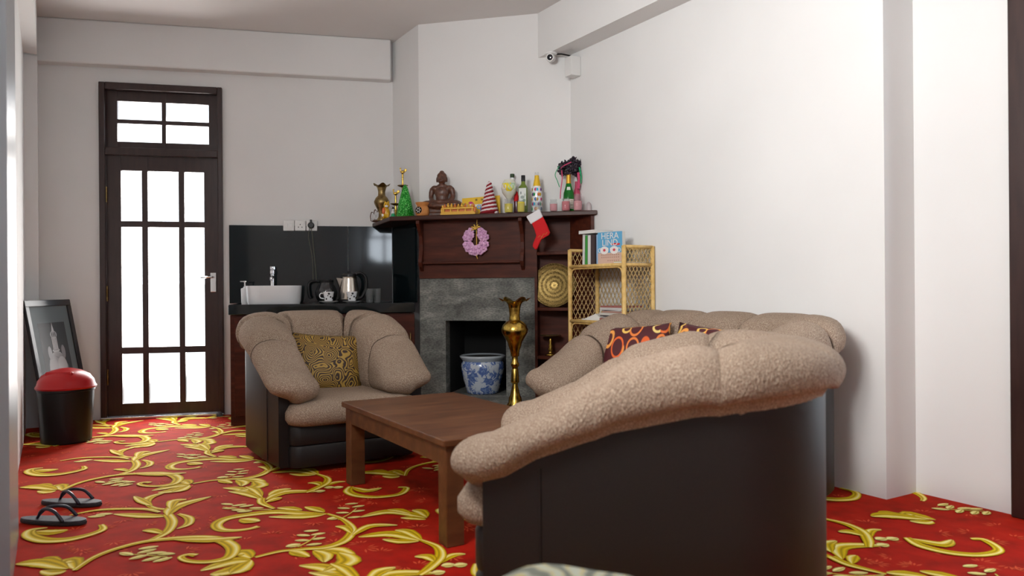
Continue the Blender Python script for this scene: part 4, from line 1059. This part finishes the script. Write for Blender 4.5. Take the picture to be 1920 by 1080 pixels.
# yellow carved tableau
p, s = man(859, .035); s *= .9
t = thing('resin_ornament', p, FA, 'yellow moulded ornament with little figures above a railing', 'ornament')
MB().box(-38*s, 38*s, -4*s, 6*s, 0, 4*s).box(-36*s, 36*s, -3.5*s, 6*s, 4*s, 6.5*s).build('base', 'yellow_resin', t, bevel=.5*s)
MB().box(-34*s, 34*s, -2*s, 5*s, 12*s, 15.5*s).build('table_top', 'yellow_resin', t, bevel=.4*s)
MB().box(-32*s, 32*s, 3*s, 5*s, 6.5*s, 12*s).build('back', 'orange_resin', t)
for x in (-31, -16, 0, 16, 31): MB().box((x-1.3)*s, (x+1.3)*s, -1.5*s, 2*s, 6.5*s, 12*s).build('pillar', 'yellow_resin', t)
for k in range(9):
    x = -30+7.5*k; hgt = 4 + 2.2*((k*3) % 4)/3; f = MB().ell((x*s, 2*s, (15.5+hgt*.4)*s), (3.4*s, 2.6*s, hgt*.75*s), 10, 7)
    f.ell(((x+.6)*s, .6*s, (16.5+hgt)*s), (1.9*s, 1.8*s, 2.2*s), 10, 7).tube([((x-2)*s, 0, (17+hgt*.3)*s), ((x+2.5)*s, -2*s, (16.3)*s)], 1*s, 6)
    f.build('figure', 'yellow_resin' if k % 3 else 'orange_resin', t, smooth=True)
for sx in (-1, 1): MB().ell((sx*35.5*s, 1*s, 9*s), (3*s, 3*s, 7*s)).ell((sx*34*s, 1*s, 18*s), (2.4*s, 2.4*s, 3*s)).build('figure', 'yellow_resin' if sx < 0 else 'orange_resin', t, smooth=True)
# yellow greeting card behind
p, s = man(902, .155)
t = thing('greeting_card', p, FA, 'yellow picture card with pink dome and blue numeral standing behind the ornaments', 'card')
t.rotation_euler = (math.radians(-8), math.radians(-2.5), FA)
MB().box(-37*s, 37*s, 0, 1.2*s, 0, 36*s).build('card', 'paint_yellow', t)
a = MB(); YY = lambda k: -.0006-.0004*k
rect2(a, -32*s, 10*s, 18*s, 22.5*s, YY(1), (.80, .76, .66)); disc2(a, -20*s, 22*s, 6.2*s, 6.4*s, YY(2), (.55, .01, .20)); disc2(a, -20*s, 20.5*s, 4.3*s, 3.6*s, YY(3), (.80, .55, .60))
for cx in (-9, 2):
    for k in range(4): an = PI/4+k*PI/2; disc2(a, (cx+1.5*math.cos(an))*s, (31+1.4*math.sin(an))*s, 1.0*s, .9*s, YY(2), (.10, .05, .01), 8)
for (cx, cz, rx, rz, c) in ((-32, 24, 2, 2, (.02, .3, .12)), (-28, 15, 4, 3, (.7, .35, .08)), (-22, 11, 4, 4, (.72, .33, .06)), (-15, 14, 4, 4.5, (.68, .24, .05)), (-11, 8, 5, 4, (.7, .4, .12)), (-24, 4, 6, 3, (.65, .25, .08)), (-14, 3, 4, 3, (.6, .15, .05)), (-5, 1.8, 3, 1.8, (.02, .4, .1)), (-31, 8, 3, 4, (.75, .45, .1)), (13, 24, 4, 2, (.8, .45, .2))): disc2(a, cx*s, cz*s, rx*s, rz*s, YY(2)-.0001*cz*.1, c, 14)
ringseg(a, -4*s, 17*s, 1.6*s, 4.3*s, 0, 2*PI, YY(4), (.03, .22, .55)); ringseg(a, -4*s, 17*s, 2.2*s, 3.2*s, 0, 2*PI, YY(5), (.70, .78, .85))
a.add([((-1.8)*s, YY(4), 18*s), (.4*s, YY(4), 18*s), (1.6*s, YY(4), 4*s), (-1.2*s, YY(4), 4*s)], [(0, 1, 2, 3)], None, (.03, .22, .55))
a.build('print', 'paint', t)
# jars and bottles
JAR = [(6.8, 0), (7.6, 1), (7.8, 3), (7.8, 15), (6.6, 18), (6.4, 19), (6.8, 20), (6.8, 22)]
def jar(px, back, w, h, sand, fill, label, mult=1.0):
    p, s = man(px, back); t = thing('jar', p, 0, label, 'jar', 'small glass jars on the mantel')
    sx = w/15.6; sz = h/22.0
    outer = [(r*sx*s, z*sz*s) for r, z in JAR]; inner = [(max(.001, r*sx*s-.0022), max(z*sz*s, .004)) for r, z in reversed(JAR)]
    MB().lathe(outer+inner, 22).build('glass', 'glass', t, smooth=True, angle=.9)
    if sand:
        zt_ = h*s*fill; pr = [(.86*r*sx*s, z*sz*s+.0046) for r, z in JAR if z*sz*s+.0046 < zt_]; pr.append((.86*min(7.8, 7.8)*sx*s, zt_))
        MB().lathe(pr, 20).build('contents', sand, t, smooth=True, angle=.7)
    return t
jar(954, .03, 18, 27, 'sand_yellow', .64, 'glass jar two-thirds full of yellow sand below the painted balloon glass')
jar(977, .02, 15.5, 23, 'sand_yellow', .86, 'shorter glass jar filled with yellow sand before the gin bottle')
jar(1009.5, .025, 15.5, 21.5, 'porcelain', .06, 'nearly empty clear jar in front of the spotted bottle')
jar(1038, .03, 15.5, 23, 'sand_rose', .62, 'clear jar half full of rose sand right of the spotted bottle')
jar(1061, .03, 17, 24, 'sand_pink', .76, 'glass jar of deep pink sand before the green bottle')
jar(1083.5, .04, 17.5, 32, 'sand_rose', .58, 'taller glass jar of rose sand at the right end')
# tiny frosted cone
p, s = man(1104, .05); t = MB().lathe([(5.5*s, 0), (5.8*s, 2*s), (5*s, 11*s), (2.5*s, 16*s), (.3*s, 17*s)], 18).build('glass_dome', mat('frosted', (.74, .66, .67), .3, trans=.5, ior=1.2), smooth=True, angle=.8); t.location = p
tag(t, 'tiny frosted pinkish glass dome at the far right of the mantel', 'ornament')
# painted balloon glass (yellow and green) standing behind the first jar
p, s = man(955, .095); t = thing('balloon_glass', p, 0, 'round painted glass with yellow and pale green petals behind the yellow jar', 'glass')
lth('bowl', mat('painted_glass', (.66, .66, .56), .12, coat=.4), t, [(8, 0), (8, 1), (2, 3), (2, 24), (7, 31), (13, 39), (15, 48), (13.5, 57), (9, 64), (8, 64), (11, 56)], s, 26)
m = MB()
for k, (az, el, c) in enumerate(((-1.9, .15, (.82, .66, .02)), (-1.6, -.25, (.80, .60, .03)), (-1.75, .55, (.80, .68, .03)), (-1.2, .4, (.45, .66, .42)), (-1.0, 0, (.62, .72, .60)), (-2.3, .0, (.76, .70, .60)), (-1.35, -.05, (.50, .68, .28)), (-1.45, .85, (.42, .62, .45)), (-2.2, .6, (.80, .70, .1)), (-1.0, .75, (.35, .58, .40)))):
    c0 = Vector((0, 0, 49*s)); d = Vector((math.cos(el)*math.cos(az), math.cos(el)*math.sin(az), math.sin(el)))
    R_ = d.to_track_quat('Z', 'Y').to_matrix(); m.ell(c0 + Vector((d.x*14.4*s, d.y*14.4*s, d.z*14*s)), (6.2*s, 5.6*s, 1.0*s), 12, 6, R=R_, col=c)
m.build('petals', 'enamel', t, smooth=True)
# white dotted bottle with green cap, dark wine bottle
p, s = man(961, .19); t = thing('dotted_bottle', p, 0, 'white bottle with dark dots and green cap behind the balloon glass', 'bottle')
lth('body', 'porcelain', t, [(10, 0), (10.5, 3), (10.5, 34), (8, 50), (4, 62), (3.6, 70)], s)
lth('cap', 'leaf_dark', t, [(4.2, 70), (4.2, 76), (3.8, 77)], s)
m = MB()
for k in range(70):
    zf = 20+ (k % 14)*3.2; an = -PI/2 + (k//14-2)*.55 + (k % 2)*.2; r = pw(zf, [(0, 10.5), (34, 10.5), (50, 8), (62, 4), (70, 3.6)])*s
    m.ell((r*math.cos(an), r*math.sin(an), zf*s), .55*s, 6, 4)
m.build('dots', 'glass_wine', t)
p, s = man(968.5, .13); t = thing('wine_bottle', p, 0, 'slim dark red bottle between the two yellow jars', 'bottle')
lth('body', 'glass_wine', t, [(4.6, 0), (4.8, 2), (4.8, 22), (4, 30), (2.4, 36), (2.2, 42)], s); lth('top', 'felt_red', t, [(4.95, 24), (4.2, 32), (3, 38), (2.4, 42), (.5, 43)], s)
# gin bottle
p, s = man(981.5, .10); t = thing('gin_bottle', p, FA, 'clear green square bottle with black cap and white label', 'bottle')
loops(MB(), [(rrect(16*s, 13*s, 2.5*s), 0), (rrect(16.5*s, 13.5*s, 3*s), 1*s), (rrect(16.5*s, 13.5*s, 3*s), 48*s), (rrect(13*s, 11*s, 4*s), 51.5*s), (rrect(8*s, 8*s, 3.9*s), 55*s), (rrect(7.2*s, 7.2*s, 3.5*s), 60*s)]).build('body', 'glass_olive', t, smooth=True, angle=.6)
lth('cap', 'black_plastic', t, [(3.9, 60), (3.9, 71), (3.4, 71.6)], s)
lb = MB(); rect2(lb, -7*s, 7*s, 14*s, 47*s, -6.85*s, (.66, .70, .68)); 
for (cx, cz, rx, rz, c) in ((-3, 38, 1, 3, (.12, .15, .16)), (0, 30, 4, 3, (.30, .36, .33)), (3, 24, 3, 3, (.2, .3, .22)), (-3, 22, 3, 2.4, (.34, .4, .36)), (1, 18, 4, 2.4, (.75, .74, .68)), (4.5, 34, 1.6, 3, (.45, .5, .48))): disc2(lb, cx*s, cz*s, rx*s, rz*s, -6.95*s-.00005*cz, c, 12)
lb.build('label', 'paint', t)
# spotted bottle with yellow neck
p, s = man(1007, .12); t = thing('spotted_bottle', p, 0, 'white bottle painted with coloured spots and yellow neck', 'bottle')
PRB = [(9, 0), (9.6, 2), (9.6, 40), (8.6, 46), (7, 51)]
lth('body', 'porcelain', t, PRB, s); lth('neck', 'paint_yellow', t, [(7.1, 50.5), (6, 58), (4.4, 66), (4.1, 71)], s); lth('mouth', 'glass', t, [(4.0, 71), (3.9, 77), (3.5, 77), (3.4, 71.5)], s)
m = MB(); cols = [(.62, .16, .03), (.01, .30, .08), (.16, .04, .24), (.02, .42, .66), (.52, .04, .18), (.45, .28, .05), (.02, .10, .30), (.65, .42, .03)]
for k in range(22):
    zf = 8 + (k % 5)*9.0; an = -PI/2 + (k//5-2)*.62 + (k % 2)*.31; r = 9.7*s if zf < 40 else 9.0*s
    d = Vector((math.cos(an), math.sin(an), 0)); m.ell(Vector((r*d.x, r*d.y, zf*s)), (2.6*s, 3.3*s, .5*s), 12, 6, R=d.to_track_quat('Z', 'Y').to_matrix(), col=cols[(k*3+1) % 8])
m.build('spots', 'enamel', t, smooth=True)
# green sparkling-wine bottle with white label, pink bottle behind the tall jar
p, s = man(1066.5, .12); t = thing('green_bottle', p, 0, 'green bottle with gold foil neck holding black flowers', 'bottle')
lth('body', 'glass_green', t, [(9.8, 0), (10.4, 2), (10.4, 26), (9.6, 36), (6.5, 46), (4.4, 56), (4.0, 70)], s, 24)
lth('foil', 'gold_foil', t, [(5.0, 54), (4.3, 62), (4.2, 71), (3.5, 71)], s)
lb = MB()
def wrap(m, r0, r1, z0, z1, a0, a1, col, n=10):
    vs = []
    for k in range(n+1):
        a = lerp(a0, a1, k/n); vs += [(r0*math.cos(a), r0*math.sin(a), z0), (r1*math.cos(a), r1*math.sin(a), z1)]
    m.add(vs, [(2*k, 2*k+2, 2*k+3, 2*k+1) for k in range(n)], None, col)
wrap(lb, 10.6*s, 10.6*s, 6*s, 24*s, -2.6, -.5, (.74, .70, .62)); nl = MB(); wrap(nl, 8.4*s, 6.7*s, 41*s, 47*s, -2.1, -1.2, (.72, .72, .68)); nl.build('neck_label', 'paint', t)
for k in range(5): wrap(lb, 10.65*s, 10.65*s, (8+3*k)*s, (9+3*k)*s, -1.3, -.7, (.25, .18, .10), 6)
lb.build('label', 'paint', t)
p2, s2 = man(1082, .15); t = thing('pink_bottle', p2, 0, 'pink bottle wound with ribbon behind the taller rose jar', 'bottle')
lth('body', mat('pink_foil', (.42, .035, .09), .4), t, [(7, 0), (7.4, 2), (7.4, 26), (6, 38), (4, 46), (3.6, 58)], s2)
# black artificial flowers
def black_bunch(px, py, back, w, h, label, nfl, stem_to):
    p, s = man(px, back); z0 = stem_to*s
    t = thing('flower_bunch', (p.x, p.y, MZ+z0), 0, label, 'flowers', 'black artificial flowers')
    rnd = random.Random(px); zc = at_y(px, py, p.y).z - MZ - z0
    for k in range(nfl):
        c = Vector((rnd.uniform(-1, 1)*w*s, rnd.uniform(-.5, .3)*w*s, zc + rnd.uniform(-1, 1)*h*s))
        m = MB()
        for j in range(7):
            a = j*2*PI/7 + rnd.random(); d = Vector((math.cos(a), rnd.uniform(-.9, .3), math.sin(a))).normalized()
            m.ell(c + d*3.8*s, (4.0*s, 3.2*s, 1.0*s), 8, 5, R=d.to_track_quat('X', 'Z').to_matrix() @ RX(rnd.random()*2))
        m.ell(c, 2.2*s, 8, 6)
        m.build('flower', 'petal_black', t, smooth=True)
    for k in range(3): MB().tube(crom([(0, 0, 0), (rnd.uniform(-2, 2)*s, 0, zc*.5), (rnd.uniform(-6, 6)*s, 0, zc)], 4), .7*s, 6).build('stem', 'leaf_dark', t)
    return t, s, zc
t, s, zc = black_bunch(1063, 314, .12, 16, 11, 'bunch of black artificial flowers in the green bottle', 15, 69)
MB().tube(crom([(-14*s, -8*s, zc+2*s), (-22*s, -9*s, zc-14*s), (-18*s, -9*s, zc-26*s), (-14*s, -9*s, zc-38*s)], 5), .8*s, 5).build('ribbon', 'ribbon_green', t)
MB().tube(crom([(-12*s, -9*s, zc-4*s), (-5*s, -11*s, zc+2*s), (8*s, -12*s, zc+8*s)], 5), 1.0*s, 5).build('ribbon', 'ribbon_pink', t)
MB().tube(crom([(-10*s, -8*s, zc-6*s), (-9*s, -9*s, zc-22*s), (-12*s, -11*s, zc-44*s), (-13*s, -12*s, zc-60*s)], 5), 1.0*s, 5).build('ribbon', 'ribbon_pink', t)
t, s, zc = black_bunch(1084, 315, .15, 9, 17, 'bunch of black artificial flowers at the right, in the pink bottle', 13, 57)
MB().tube(crom([(2*s, -8*s, zc), (5*s, -9*s, zc-16*s), (4*s, -9*s, zc-30*s)], 5), 1.6*s, 5).build('ribbon', 'ribbon_green', t)
MB().tube(crom([(0, -9*s, zc-10*s), (1*s, -10*s, zc-26*s), (0, -10*s, zc-40*s)], 5), 2.4*s, 5).build('ribbon', 'ribbon_pink', t)
# left end of the mantel ------------------------------------------------
def left(px, Y): 
    d = ray(px, 405); return Vector((d.x*Y, Y, MZ)), Y/F_PX
p, s = left(716, 6.20)
t = thing('brass_vase', p, 0, 'dull brass vase with ruffled rim at the left end of the mantel', 'vase')
lth('body', 'old_brass', t, [(9, 0), (9, 3), (6, 8), (5.5, 14), (10, 24), (14, 32), (14.5, 36), (11, 43), (7, 47), (6.5, 54), (8.5, 62)], s, 24)
def ruf(kk, a, r, z): f = kk/3; w = math.cos(5*a); return (r*(1+f*.10*w), z+f*2.2*s*w)
MB().lathe([(8.5*s, 62*s), (10.5*s, 65*s), (13*s, 67*s), (15*s, 67.5*s)], 40, mod=ruf, caps=False).build('rim', 'old_brass', t, smooth=True)
p, s = left(703.5, 6.32)
t = thing('striped_ornament', p, .25, 'brown and white striped curled ornament leftmost on the mantel', 'ornament')
for k, (dx, hh) in enumerate(((-4, 19), (2, 24), (7, 22))):
    for j, (mm, rr) in enumerate((('carved_wood', 1.0), ('felt_white', .62))):
        pts = crom([((dx-3*rr)*s, -j*1.2*s, 2*s), ((dx-4.5*rr)*s, -j*1.2*s, hh*.55*s), ((dx-2*rr)*s, -j*1.2*s, hh*(.72+.25*rr)*s), ((dx+1.5*rr)*s, -j*1.2*s, hh*.6*s), ((dx+.5)*s, -j*1.2*s, 3*s)], 4)
        MB().tube(pts, 1.3*s, 6).build('strip', mm, t, smooth=True)
MB().ell((1*s, 1*s, 3*s), (10*s, 4*s, 3*s)).build('base', 'carved_wood', t, smooth=True)
p, s = left(724, 6.02)
t = thing('cat_figurine', p, .15, 'small yellow and orange glazed animal figurine before the brass vase', 'figurine')
MB().ell((0, 1*s, 11*s), (7.5*s, 6*s, 11*s)).ell((-4.5*s, -4*s, 5*s), (2.4*s, 2.4*s, 5.5*s)).ell((4*s, -4*s, 5*s), (2.4*s, 2.4*s, 5.5*s)).ell((1*s, -1*s, 25*s), (6*s, 5.5*s, 6*s)).ell((-2*s, -1*s, 31*s), (1.6*s, 1*s, 2.4*s)).ell((4.2*s, -1*s, 31*s), (1.6*s, 1*s, 2.4*s)).build('body', mat('glaze_yellow', (.68, .38, .02), .25), t, remesh=.9*s)
MB().ell((-4.5*s, -4.5*s, 14*s), (3*s, 2*s, 6.5*s)).build('patch', mat('glaze_orange', (.66, .12, .02), .3), t, smooth=True)
MB().ell((1*s, -5.3*s, 23*s), (3.2*s, 1.6*s, 2.2*s)).build('muzzle', 'felt_white', t, smooth=True)
MB().ell((-6*s, -4.6*s, 6*s), (2.4*s, 2*s, 3*s)).build('paw', 'felt_white', t, smooth=True)
MB().ell((-1*s, -5.6*s, 26.5*s), .8*s, 8, 6).ell((3*s, -5.6*s, 26.5*s), .8*s, 8, 6).build('eyes', 'black_plastic', t, smooth=True)
p, s = left(737, 5.97)
t = thing('snowman_figurine', p, 0, 'tiny white and green figurine beside the tinsel tree', 'figurine')
MB().lathe([(4.6*s, 0), (4.8*s, 2*s), (3*s, 8*s), (2*s, 9*s)], 14).build('skirt', 'ribbon_green', t, smooth=True); MB().ell((0, 0, 10.5*s), (3.4*s, 3*s, 3.6*s)).ell((0, -.2*s, 15.5*s), 2.4*s).build('body', 'felt_white', t, smooth=True); MB().lathe([(2.8*s, 17*s), (2.6*s, 18*s), (1.8*s, 18*s), (1.6*s, 21*s), (.3*s, 21.3*s)], 12).build('hat', 'black_plastic', t, smooth=True, angle=.6)
def bird_lamp(px, Y, dishz, topz, label):
    p, s = left(px, Y); t = thing('oil_lamp', p, .1, label, 'oil lamp', 'brass lamps with birds')
    lth('base', 'brass', t, [(9, 0), (9, 2), (5, 4), (2.2, 8), (2.6, dishz*.5), (2.0, dishz-2)], s)
    lth('dish', 'old_brass', t, [(2, dishz-2), (5, dishz-1), (9.5, dishz+1), (9.8, dishz+2), (2, dishz+1)], s, 24)
    lth('stem', 'brass', t, [(1.9, dishz+1)] + [(1.4+.7*(k % 2), lerp(dishz+2, topz-11, k/10)) for k in range(11)], s, 12)
    zb = topz-11; m = MB()
    m.ell((0, 0, (zb+3)*s), (4.4*s, 2.0*s, 3.0*s)).ell((5*s, 0, (zb+6.5)*s), (3.2*s, 1.1*s, 2.4*s), R=RY(-.7)).tube(crom([(-2*s, 0, (zb+3)*s), (-4*s, 0, (zb+6)*s), (-3.6*s, 0, (zb+9.5)*s)], 4), 1.0*s, 8).ell((-4.1*s, 0, (zb+10)*s), (1.7*s, 1.1*s, 1.2*s))
    m.tube(crom([(2.5*s, 0, (zb+3)*s), (5.5*s, 0, (zb+4.5)*s), (7.0*s, 0, (zb+7)*s), (5.0*s, 0, (zb+8.5)*s), (3.6*s, 0, (zb+7)*s)], 4), 1.15*s, 8)
    m.build('bird', 'brass', t, smooth=True); return t
bird_lamp(742, 6.06, 27, 56, 'shorter brass oil lamp topped with a bird')
bird_lamp(755.5, 6.10, 62, 97, 'taller brass oil lamp topped with a bird, behind the tinsel tree')

# wreath hanging below the mantel
wx, wz = fac(893.5, 452, -.02)
w = thing('flower_wreath', MF @ Vector((wx, -.03, wz)), FA, 'heart-shaped pink flower wreath hanging from a gold ribbon', 'wreath')
s = 5.75/F_PX; rnd = random.Random(5)
for k in range(22):
    ra = 20 if k < 13 else 12.5
    a = PI/2 + .5 + (2*PI-1.0)*(k/12 if k < 13 else (k-12.5)/9); hx = ra*math.cos(a); hz = ra*math.sin(a) + (3*abs(math.cos(a)) if math.sin(a) > 0 else -2)
    m = MB(); c = Vector((hx*s, -.012+rnd.uniform(-.004, .004), hz*s))
    for j in range(6):
        b_ = j*PI/3+k; m.ell(c + Vector((3.9*s*math.cos(b_), 0, 3.9*s*math.sin(b_))), (3.2*s, 2.2*s, 3.2*s), 8, 6)
    m.ell(c + Vector((0, -2*s, 0)), 3.0*s, 8, 6); m.build('blossom', 'petal_pink', w, smooth=True)
MB().tube([(19*s*math.cos(2*PI*k/20), 0, 19*s*math.sin(2*PI*k/20)) for k in range(20)], 2.0*s, 8, closed=True).build('ring', 'leaf_dark', w, smooth=True)
MB().tube([(2*s, -.004, 40*s), (2*s, -.006, 22*s)], .9*s, 6).tube([(1.5*s, -.012, 20*s), (2*s, -.015, 0), (2*s, -.02, -28*s), (4*s, -.02, -34*s)], .9*s, 6).build('ribbon', 'gold_ribbon', w)
m = MB()
for sx, an in ((-1, .5), (1, .6), (-1, -.1), (1, 1.1), (-1, 1.2)): m.tube(crom([(1*s, -.016, 22*s), ((1+sx*6*math.cos(an))*s, -.022, (22+7*math.sin(an))*s), ((1+sx*11*math.cos(an))*s, -.018, (22+11*math.sin(an)-2)*s)], 4), [1.5*s]*8+[.5*s], 6)
m.build('bow', 'gold_ribbon', w, smooth=True)
# stocking
sx_, sz_ = fac(1005, 430, -.14)
stp = MF @ Vector((sx_, -.145, sz_))
sk_ = thing('christmas_stocking', stp, FA, 'red felt stocking with white cuff hanging from the mantel edge', 'stocking')
s = 5.6/F_PX
def flat_prof(pts, th, n=3): 
    m = MB(); P = [(x*s, y*s) for x, y in pts]; k = len(P)
    vs = [(x, -th/2, z) for x, z in P] + [(x, th/2, z) for x, z in P]
    return m.add(vs, [tuple(range(k)), tuple(range(2*k-1, k-1, -1))] + [(i, (i+1) % k, k+(i+1) % k, k+i) for i in range(k)])
flat_prof([(-10, 18), (13, 24), (21, 8), (27, -7), (24, -12), (10, -20), (2, -37), (-1, -38), (-6, -32), (-5, -26), (1, -12), (-2, -2)], .022).build('foot', 'felt_red', sk_, smooth=False, bevel=.006)
flat_prof([(-18, 24), (7, 37), (14, 22), (-9, 9)], .030).build('cuff', 'felt_white', sk_, bevel=.008)
MB().tube(crom([(2*s, 0, 33*s), (4*s, 0, 38*s), (6*s, .0, 34*s)], 4), .6*s, 6).build('loop', 'felt_white', sk_)
zz_ = [(4, -16), (8, -12), (12, -14), (9, -20), (15, -9), (19, -10), (22, -6)]
MB().tube([(x*s, -.0118, z*s) for x, z in zz_], .35*s, 5).build('stitching', 'gold_ribbon', sk_)

# ================================================================== LEFT CORNER: bin, picture, flip-flops
bp_ = at_z(103, 835, 0); bn = thing('waste_bin', (bp_.x, bp_.y+.13, 0), 0.1, 'black ribbed plastic bin with red swing lid by the left wall', 'bin')
s = (bp_.y+.1)/F_PX
MB().lathe([(40*s, 0), (42*s, 2*s), (47*s, 96*s), (48.5*s, 97*s), (48.5*s, 104*s), (46*s, 104*s)], 48, mod=lambda k, a, r, z: (r*(1+(.012*math.cos(24*a) if 0 < k < 3 else 0)), z)).build('body', 'black_plastic', bn, smooth=True, angle=.6)
MB().lathe([(50.5*s, 101*s), (51.5*s, 104*s), (49*s, 108*s), (47*s, 116*s), (40*s, 126*s), (26*s, 134*s), (10*s, 138*s), (.5*s, 138.5*s)], 36, mod=lambda k, a, r, z: (r, z if k < 2 else z - max(0, (abs(math.sin(a))-.1))*(z-104*s)*.0)).build('lid', 'red_plastic', bn, smooth=True, angle=.8)
MB().box(-24*s, 24*s, -30*s, -20*s, 124*s, 134*s).build('flap', 'red_plastic', bn, bevel=.01)
# leaning picture
A_ = at_z(177, 790, 0); tl, tr_ = at_y(45, 563, 5.22), at_y(131, 563, 5.80)
ex = (tl - tr_); ex.z = 0; Wp = ex.length; ex.normalize()
bt = Vector((tr_.x, tr_.y, 0)) ; off = Vector((-ex.y, ex.x, 0))*.17
zt_ = (tl.z+tr_.z)/2
Hh = math.sqrt(zt_**2 + .17**2)
pic = thing('framed_picture', Vector((tr_.x, tr_.y, 0)) + off, 0, 'large black-framed photograph of a pale statue leaning behind the bin', 'picture')
up = (Vector((0, 0, zt_)) - off).normalized(); nr_ = up.cross(ex); nr_ = -nr_ if nr_.dot(off) < 0 else nr_
Mp = Matrix((( ex.x, nr_.x, up.x), (ex.y, nr_.y, up.y), (ex.z, nr_.z, up.z))).to_4x4()
pic.rotation_euler = Mp.to_euler(); pic.location.z = .004
fw = .045
for (x0, x1, z0, z1) in ((0, Wp, 0, fw), (0, Wp, Hh-fw, Hh), (0, fw, fw, Hh-fw), (Wp-fw, Wp, fw, Hh-fw)): MB().box(x0, x1, -.022, .0, z0, z1).build('frame_bar', 'frame_black', pic, bevel=.004)
MB().box(fw, Wp-fw, -.02, -.012, fw, Hh-fw).build('mount', mat('mount_grey', (.13, .16, .17), .6, spec=.2), pic)
pr_ = MB(); cx = Wp/2
flip = 1 
def pr2(x0, x1, z0, z1, k, g): pr_.add([(x0, -.0118+.0004*k, z0), (x1, -.0118+.0004*k, z0), (x1, -.0118+.0004*k, z1), (x0, -.0118+.0004*k, z1)], [(0, 1, 2, 3)], None, (g, g*1.02, g*1.05))
def pd2(x, z, rx, rz, k, g): disc2(pr_, x, z, rx, rz, -.0118+.0004*k, (g, g*1.02, g*1.06), 16)
pr2(fw+.075, Wp-fw-.075, fw+.10, Hh-fw-.12, 0, .012)
for (x, z, rx, rz, g) in ((0, .40, .13, .17, .16), (-.05, .47, .06, .07, .34), (.06, .45, .06, .10, .30), (0, .33, .10, .06, .38), (-.07, .31, .05, .06, .30), (.09, .31, .05, .10, .26), (0, .54, .07, .04, .32), (-.09, .57, .025, .05, .24), (.08, .57, .025, .05, .26), (0, .585, .045, .012, .45), (.03, .38, .03, .09, .42), (-.02, .27, .05, .05, .20)): pd2(cx+x, z, rx, rz, 1+abs(x)*4, g)
pr2(cx-.032, cx+.032, .585, .68, 2, .20); 
for k in range(4): pr2(cx-.03+.018*k, cx-.022+.018*k, .59, .69, 3, .5)
pd2(cx, .70, .042, .028, 3, .38); 
for k in range(3): pd2(cx-.02+.02*k, .70, .006, .02, 4, .05)
pr_.add([(cx-.016, -.0105, .725), (cx+.016, -.0105, .725), (cx, -.0105, .79)], [(0, 1, 2)], None, (.45, .46, .48))
pr_.build('print', 'paint', pic)
# flip-flops
def flipflop(p0, p1, label, mir):
    a, b = at_z(*p0, 0), at_z(*p1, 0); d = b-a; ln_ = d.length
    t = thing('flip_flop', (a+b)/2, math.atan2(d.y, d.x), label, 'flip-flop', 'grey flip-flops on the carpet')
    t.location.z = .003
    out = []
    for k in range(28):
        u = 2*PI*k/28; x = math.cos(u)*ln_/2; wv = .047 + .008*math.cos(u)*1.0 - .008*math.cos(2*u)*-1*.5
        out.append((x, math.sin(u)*wv*.95 + mir*.006*math.cos(u)))
    MB().prism(out, 0, .014).build('sole', mat('sole_black', (.02, .02, .024), .6), t, bevel=.003)
    MB().prism([(x*.985, y*.97) for x, y in out], .0142, .020).build('footbed', 'rubber_grey', t, bevel=.002)
    tx_ = -ln_*.22
    for sy in (-1, 1): MB().tube(crom([(tx_, mir*.008, .020), (tx_+.035, mir*.006+sy*.012, .062), (tx_+.10, sy*.038, .060), (tx_+.145, sy*.046, .018)], 5), [.005]*3+[.007]*9+[.0075]*4, 8).build('strap', 'strap_navy', t, smooth=True)
    MB().tube([(tx_, mir*.008, .018), (tx_+.022, mir*.007, .052)], .0045, 8).build('toe_post', 'strap_navy', t)
flipflop((80, 945), (188, 950), 'dark grey flip-flop farther from the camera, near the left wall', 1)
flipflop((37, 980), (163, 983), 'dark grey flip-flop nearer the camera at the picture left', -1)

# ================================================================== SECURITY CAMERA AND JUNCTION BOX
cp_ = at_plane(1033, 107, room(R1-.155, 0), RV); 
cc = thing('security_camera', (cp_.x, cp_.y, BEAM-.0005), -.25, 'white turret security camera under the beam end', 'camera')
s = cp_.y/F_PX
MB().lathe([(12*s, 0), (12*s, -2.5*s), (9.5*s, -4*s)], 24).build('base', 'white_plastic', cc, smooth=True, angle=.5)
MB().ell((0, 0, -9*s), (9*s, 9*s, 8*s), 18, 12).build('ball', 'white_plastic', cc, smooth=True)
MB().lathe([(7*s, 0), (7*s, 1.5*s), (5.6*s, 1.6*s)], 20, Matrix.Translation((0, -8*s, -10*s)) @ Matrix.Rotation(PI/2+.15, 4, 'X')).build('ring', 'white_plastic', cc, smooth=True, angle=.5)
MB().lathe([(5.5*s, 0), (5.5*s, 1.9*s), (3*s, 2.6*s)], 20, Matrix.Translation((0, -8*s, -10*s)) @ Matrix.Rotation(PI/2+.15, 4, 'X')).build('lens', 'lens_black', cc, smooth=True, angle=.5)
jb = at_plane(1083, 127, room(R1-.002, 0), RV); jz = jb.z
bx_ = thing('junction_box', (jb.x, jb.y, jz), TH, 'white plastic junction box on the wall beside the security camera', 'box')
MB().box(-.085, -.0, -.04, .045, -.07, .07).build('box', 'white_plastic', bx_, bevel=.004)
lc = bx_.matrix_basis
q_ = Matrix.Rotation(-TH, 3, 'Z') @ (Vector((cc.location.x, cc.location.y, BEAM-.012)) - Vector((jb.x, jb.y, jz)))
MB().tube([(-.045, 0, .068), (-.05, .0, .078), (q_.x*.6, q_.y*.6, BEAM-.010-jz), (q_.x, q_.y, BEAM-.010-jz)], .006, 6).build('cable', 'black_plastic', bx_)
